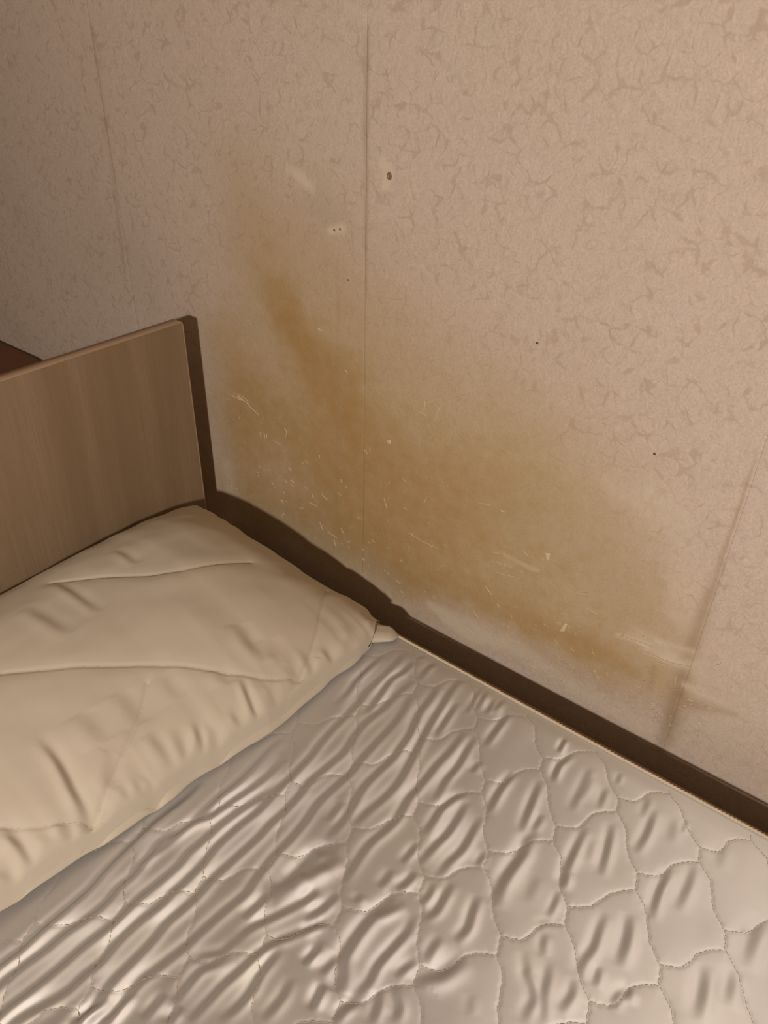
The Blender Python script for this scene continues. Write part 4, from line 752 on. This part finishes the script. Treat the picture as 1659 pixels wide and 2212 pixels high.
# side border
def border():
    pts = []
    r = .012
    for (cx_, cy_, a0) in ((MX1 - r, MY1 - r, 0), (MX0 + r, MY1 - r, 90), (MX0 + r, MY0 + r, 180), (MX1 - r, MY0 + r, 270)):
        for i in range(5):
            a = math.radians(a0 + 22.5 * i)
            pts.append((cx_ + r * math.cos(a), cy_ + r * math.sin(a)))
    v, f = [], []
    n = len(pts)
    zs = [(MZ - .007, 0.0), (MZ - .02, .001), (MZ - .12, .0025), (.29, .001), (.2655, 0.0)]
    for z, o_ in zs:
        for p in pts:
            nx = (1 if p[0] > .04 else -1) * o_
            ny = (1 if p[1] > .24 else -1) * o_
            v.append((p[0] + 0 * nx, p[1] + 0.8 * ny, z))
    for k in range(len(zs) - 1):
        for i in range(n):
            j = (i + 1) % n
            f.append((k * n + i, (k + 1) * n + i, (k + 1) * n + j, k * n + j))
    f.append(tuple(range((len(zs) - 1) * n, len(zs) * n)))
    return mesh_np('side_border', v, f), pts
bme, ring = border()
mpart('side_border', bme, M['satin'])
# twisted cord piping round the top edge
def cord(pts, r, z, pitch=0.0045, closed=True):
    v, f = [], []
    P = []
    n0 = len(pts)
    for i in range(n0 if closed else n0 - 1):
        a, b = np.array(pts[i]), np.array(pts[(i + 1) % n0])
        L = np.linalg.norm(b - a)
        fine_ = abs(a[1] - MY1) < .02 and abs(b[1] - MY1) < .02
        m = max(1, int(L / (0.0011 if fine_ else 0.004)))
        for s in range(m):
            P.append(a + (b - a) * s / m)
    n = len(P)
    K = 8
    acc = 0.0
    for i, p in enumerate(P):
        q = P[(i + 1) % n] - P[i - 1]
        q = q / (np.linalg.norm(q) + 1e-9)
        nr = np.array([q[1], -q[0]])
        acc += np.linalg.norm(P[i] - P[i - 1])
        for k in range(K):
            a = 2 * math.pi * k / K
            rr = r * (1 + .22 * math.cos(2 * (a - math.pi * acc / pitch)))
            v.append((p[0] + nr[0] * rr * math.cos(a), p[1] + nr[1] * rr * math.cos(a), z + rr * math.sin(a) + .0006 * math.sin(acc * 9)))
    F = []
    for i in range(n):
        j = (i + 1) % n
        for k in range(K):
            k2 = (k + 1) % K
            F.append((i * K + k, i * K + k2, j * K + k2, j * K + k))
    return mesh_np('piping', np.array(v), np.array(F))
pp = mpart('piping', cord(ring, .0021, MZ - .0030), M['cord'])
tag(pp, 'pale twisted cord along the mattress edge')
# stitches: one small thread lump every few millimetres along the quilting lines
sv, sf = [], []
def zat(x, y):
    i = min(max(int(np.searchsorted(mx, x)), 1), len(mx) - 1)
    j = min(max(int(np.searchsorted(my, y)), 1), len(my) - 1)
    return max(ZZ[i, j], ZZ[i - 1, j - 1], ZZ[i - 1, j], ZZ[i, j - 1])
def stitch(p, q, w, za, zb, vv=sv, f_=sf):
    a, b = np.array(p), np.array(q)
    d = (b - a) / (np.linalg.norm(b - a) + 1e-9)
    nr = np.array([-d[1], d[0]]) * w
    n0 = len(vv)
    for c, h, z in ((a, .35, za), (a + (b - a) * .3, 1, za * .7 + zb * .3), (a + (b - a) * .7, 1, za * .3 + zb * .7), (b, .35, zb)):
        for s, up in ((-1, 0), (0, 1), (1, 0)):
            q_ = c + nr * s * (h if s else 0)
            vv.append((q_[0], q_[1], z + up * w * .9 * h - .0001))
    for k in range(3):
        o_ = n0 + 3 * k
        f_.append((o_, o_ + 1, o_ + 4, o_ + 3))
        f_.append((o_ + 1, o_ + 2, o_ + 5, o_ + 4))
for l in stitch_lines:
    acc = 0.0
    start = None
    for a, b in zip(l[:-1], l[1:]):
        if not (-.60 < a[0] < .2 and .03 < a[1] < MY1 - .006 and .03 < b[1] < MY1 - .006):
            start = None
            continue
        if start is None:
            start = a
        if math.dist(start, b) > .0032:
            m = tuple(np.array(start) + (np.array(b) - np.array(start)) * .8)
            stitch(start, m, .00038, zat(*start), zat(*m))
            start = b
so = mpart('quilt_stitching', mesh_np('quilt_stitching', sv, sf), M['thread'])
tag(so, kind='stuff')

# ------------------------------------------------------------------ pillow
PB = HX + 0.004           # pushed against the headboard
PYR, PYL = 0.703, 0.040   # wall side and room side edges
def pillow_front(y):
    return np.interp(y, [0.0, .10, .18, .254, .34, .445, .535, .618, .700], [-.565, -.554, -.544, -.532, -.523, -.507, -.506, -.501, -.504])

def pillow_xy(p, q):
    """p 0 at the headboard .. 1 at the front edge, q 0 at the wall .. 1 at the room side"""
    y = PYR - (PYR - PYL) * q
    x = PB + (pillow_front(y) - PB) * p
    y = y - 0.010 * np.sin(math.pi * p) ** 0.8 * (1 - q) ** 4 + 0.012 * np.sin(math.pi * p) * q ** 4
    c = smooth(.10, 0, q) * smooth(.86, 1, p)
    return x - 0.020 * c, y - 0.014 * c

def roundup(t, k=2.2):
    t = np.clip(t, 0, 1)
    return (1 - (1 - t) ** k) ** (1 / k)

def pillow_seam(p, q):
    y = PYR - (PYR - PYL) * q
    zf = 0.518 + 0.004 * vnoise(y * 14, y * 0 + 2.0, 51)
    for yi, dp, wd in ((.645, .006, .010), (.372, .011, .012), (.283, .013, .010), (.215, .009, .012), (.125, .012, .014), (.47, .004, .02)):
        zf = zf - dp * np.exp(-((y - yi) / wd) ** 2) * np.exp(-(1 - p) * .43 / .016)
    zb = 0.520 + 0.020 * np.exp(-(q / .22) ** 2)
    t = smooth(0, .75, p)
    return zb * (1 - t) + zf * t

def pillow_top(p, q):
    x, y = pillow_xy(p, q)
    df = pillow_front(y) - x
    db = x - PB
    dr = (PYR - PYL) * q
    dl = (PYR - PYL) - dr
    zs = pillow_seam(p, q)
    A = 0.122 * (1 - 0.04 * np.exp(-((q - .02) / .25) ** 2))
    A = A - 0.010 * np.exp(-(df / .16) ** 2)
    body = roundup(df / .23, 1.95) * (0.10 + 0.90 * roundup(db / .16, 1.7)) * roundup(db / .02, 2) * roundup(dr / .20, 1.55) * roundup(dl / .15, 2.0)
    return x, y, zs + A * body

pil = empty('pillow', (-0.72, 0.36, MZ))
tag(pil, 'plump cream quilted pillow lying on the mattress against the headboard', 'pillow')
pinv = Matrix.Translation(-pil.location)

def pillow_surface(np_, nq_):
    s = np.linspace(0, 1, np_)
    t = np.linspace(0, 1, nq_)
    s = s + 0.10 * np.sin(2 * math.pi * s) * -0.5
    p, q = np.meshgrid(s, t, indexing='ij')
    return p, q, pillow_top(p, q)

NP, NQ = 250, 380
p_, q_, (PX, PY, PZ) = pillow_surface(NP, NQ)
dedge = np.minimum(np.minimum(p_, 1 - p_) * .40, np.minimum(q_, 1 - q_) * .66)
hh = np.zeros(PX.shape)
for pts, w, a, to_seam in PFOLD:                # dark flank lines: the cloth falls towards the wall side, then rises
    sp = spline(pts, 6)
    d, t, sd_ = seg_field(PX, PY, sp, 4.2 * w)
    s = d * sd_ * facing(sp, -0.75, 1.0) / w
    hh += -(1.8 if to_seam else 1.25) * a * s * np.exp(-0.5 * s * s) * (smooth(0, .55, t) if to_seam else np.sin(math.pi * np.clip(t, 0, 1)) ** .6)
for pts in PSEAM:
    d = seg_field(PX, PY, spline(pts, 8), 0.06)[0]
    hh += -0.0022 * np.exp(-(d / 0.0022) ** 2) - 0.0016 * np.exp(-(d / 0.010) ** 2)
hh += 0.0022 * vnoise(PX * 14, PY * 12, 61) + 0.0013 * vnoise(PX * 34 + .4 * PY, PY * 26, 62)
# short gathers running in from the seams
gath = vnoise(PX * 6, PY * 70, 63) * np.exp(-((1 - p_) * .40) / .035) + vnoise(PX * 60, PY * 6, 64) * np.exp(-np.minimum(q_, 1 - q_) * .66 / .03)
hh += 0.0028 * gath
PZ = PZ + hh * smooth(0.0, 0.012, dedge)
dfr = pillow_front(PY) - PX
PX = PX - 0.0035 * np.exp(-(dfr / .0035) ** 2)
pv = np.stack([PX, PY, PZ], -1).reshape(-1, 3)
obj_ = obj('cover', mesh_np('cover', pv, grid_faces(NP, NQ)), M['cotton'], pil)
obj_.matrix_parent_inverse = pinv
# underside: bulges out a little below the seam, then rests on the mattress
NB, NC = 90, 150
pb, qb, (BX, BY, BZ) = pillow_surface(NB, NC)
pb_edge = np.linspace(0, 1, NB)
sb = pb
zs = pillow_seam(pb, qb)
df = (1 - pb) * .43
dbk = pb * .43
drr = qb * (PYR - PYL)
dll = (1 - qb) * (PYR - PYL)
de = np.minimum(np.minimum(df, dbk), np.minimum(drr, dll))
BZ = MZ + 0.0015 + (zs - MZ - 0.0015) * (1 - roundup(de / 0.030, 2.0))
BX = BX - 0.0035 * np.exp(-(df / .0035) ** 2)
lump = 0.0085 * np.sin(math.pi * np.clip(df / .030, 0, 1)) ** .8 * (1 + .5 * vnoise(BY * 30, BX * 0, 71))
BX = BX + lump * smooth(0, .03, np.minimum(drr, dll))
BY = BY + 0.004 * np.sin(math.pi * np.clip(drr / .025, 0, 1)) * smooth(0, .03, df)
bv = np.stack([BX, BY, BZ], -1).reshape(-1, 3)
ob2 = obj('underside', mesh_np('underside', bv, grid_faces(NB, NC)[:, ::-1]), M['cotton'], pil)
ob2.matrix_parent_inverse = pinv
# quilting threads of the pillow
ptv, ptf = [], []
xf, yf_, zf_ = PX.ravel(), PY.ravel(), PZ.ravel()
def pz(x, y):
    k = int(((xf - x) ** 2 + (yf_ - y) ** 2).argmin())
    return zf_[k]
for l in PSEAM:
    pts = spline(l, 14)
    start = pts[0]
    for b in pts[1:]:
        if math.dist(start, b) > .0036:
            m = tuple(np.array(start) + (np.array(b) - np.array(start)) * .72)
            stitch(start, m, .0003, pz(*start) + .0002, pz(*m) + .0002, ptv, ptf)
            start = b
st_ = obj('stitching', mesh_np('stitching', ptv, ptf), M['seamthread'], pil)
st_.matrix_parent_inverse = pinv
tag(st_, kind='stuff')
# folded corner ear beside the wall
def ear():
    n, m = 22, 22
    v = []
    for i in range(n):
        s = i / (n - 1)                    # out from the pillow to the tip
        for j in range(m):
            a = 2 * math.pi * j / m
            w = 0.0235 * (1 - .25 * s) * (1 - max(0, (s - .72) / .28) ** 2.2 * .93)
            h = 0.0115 * (1 - .60 * s) * (1 - max(0, (s - .75) / .25) ** 2 * .9)
            fold = 0.0035 * math.exp(-((math.cos(a) + .15) / .22) ** 2) * (1 - s) if math.sin(a) > 0 else 0
            cxr, cyr = -0.536 + 0.044 * s, 0.652 + 0.042 * s
            ux, uy = -0.55, 0.83
            x = cxr + ux * w * math.cos(a) * -1
            y = cyr + uy * w * math.cos(a) * -1 * 0.75
            z = MZ + .0015 + h * .95 + h * math.sin(a) - fold
            v.append((x, y, max(z, MZ - .001)))
    f = []
    for i in range(n - 1):
        for j in range(m):
            k = (j + 1) % m
            f.append((i * m + j, i * m + k, (i + 1) * m + k, (i + 1) * m + j))
    f.append(tuple(range((n - 1) * m, n * m)))
    f.append(tuple(reversed(range(m))))
    return mesh_np('corner_ear', v, f)
er = obj('corner_ear', ear(), M['cotton'], pil)
er.matrix_parent_inverse = pinv
tag(er, 'small pinched corner tab of the pillow nearest the wall')


# ------------------------------------------------------------------ cabinet behind the headboard
CT = 0.631
cab = empty('bedside_cabinet', (-1.83, 0.55, 0))
tag(cab, 'dark reddish-brown low wooden cabinet in the shade behind the headboard', 'cabinet')
cinv = Matrix.Translation(-cab.location)
def cpart(name, me, mat, parent=None):
    o = obj(name, me, mat, parent or cab)
    if parent is None:
        o.matrix_parent_inverse = cinv
    return o
def top_mesh():
    x0, x1, y0, y1, r = -2.16, -1.508, 0.31, 0.782, .035
    pr = []
    for cx_, cy_, a0 in ((x1 - r, y1 - r, 0), (x0 + r, y1 - r, 90), (x0 + r, y0 + r, 180), (x1 - r, y0 + r, 270)):
        for i in range(6):
            a = math.radians(a0 + 18 * i)
            pr.append((cx_ + r * math.cos(a), cy_ + r * math.sin(a)))
    v, f = [], []
    n = len(pr)
    for z, o_ in ((CT - .022, .002), (CT - .020, 0), (CT - .003, 0), (CT, .003)):
        for p in pr:
            c = np.array([(x0 + x1) / 2, (y0 + y1) / 2])
            d = np.array(p) - c
            q = np.array(p) - d / np.linalg.norm(d) * o_
            v.append((q[0], q[1], z))
    for k in range(3):
        for i in range(n):
            j = (i + 1) % n
            f.append((k * n + i, k * n + j, (k + 1) * n + j, (k + 1) * n + i))
    f.append(tuple(range(3 * n, 4 * n)))
    f.append(tuple(reversed(range(n))))
    me = mesh_np('top_panel', v, f, False)
    return me
cpart('top_panel', top_mesh(), M['cabinet'])
cpart('side_panel', box_mesh('side_panel', -2.14, -2.122, .33, .765, 0.0, CT - .0225, .001), M['cabinet'])
cpart('side_panel', box_mesh('side_panel', -1.548, -1.530, .33, .765, 0.0, CT - .0225, .001), M['cabinet'])
cpart('back_panel', box_mesh('back_panel', -2.121, -1.549, .757, .764, 0.04, CT - .0225, .001), M['cabinet'])
cpart('shelf', box_mesh('shelf', -2.121, -1.549, .345, .756, 0.30, .316, .001), M['cabinet'])
cpart('plinth', box_mesh('plinth', -2.121, -1.549, .345, .36, 0.0, .05, .001), M['cabinet'])
dr = cpart('door', box_mesh('door', -2.119, -1.551, .326, .344, 0.055, CT - .026, .0015), M['cabinet'])
cpart('knob', box_mesh('knob', -1.60, -1.58, .305, .325, 0.40, .42, .006, 3), M['metal'], dr)
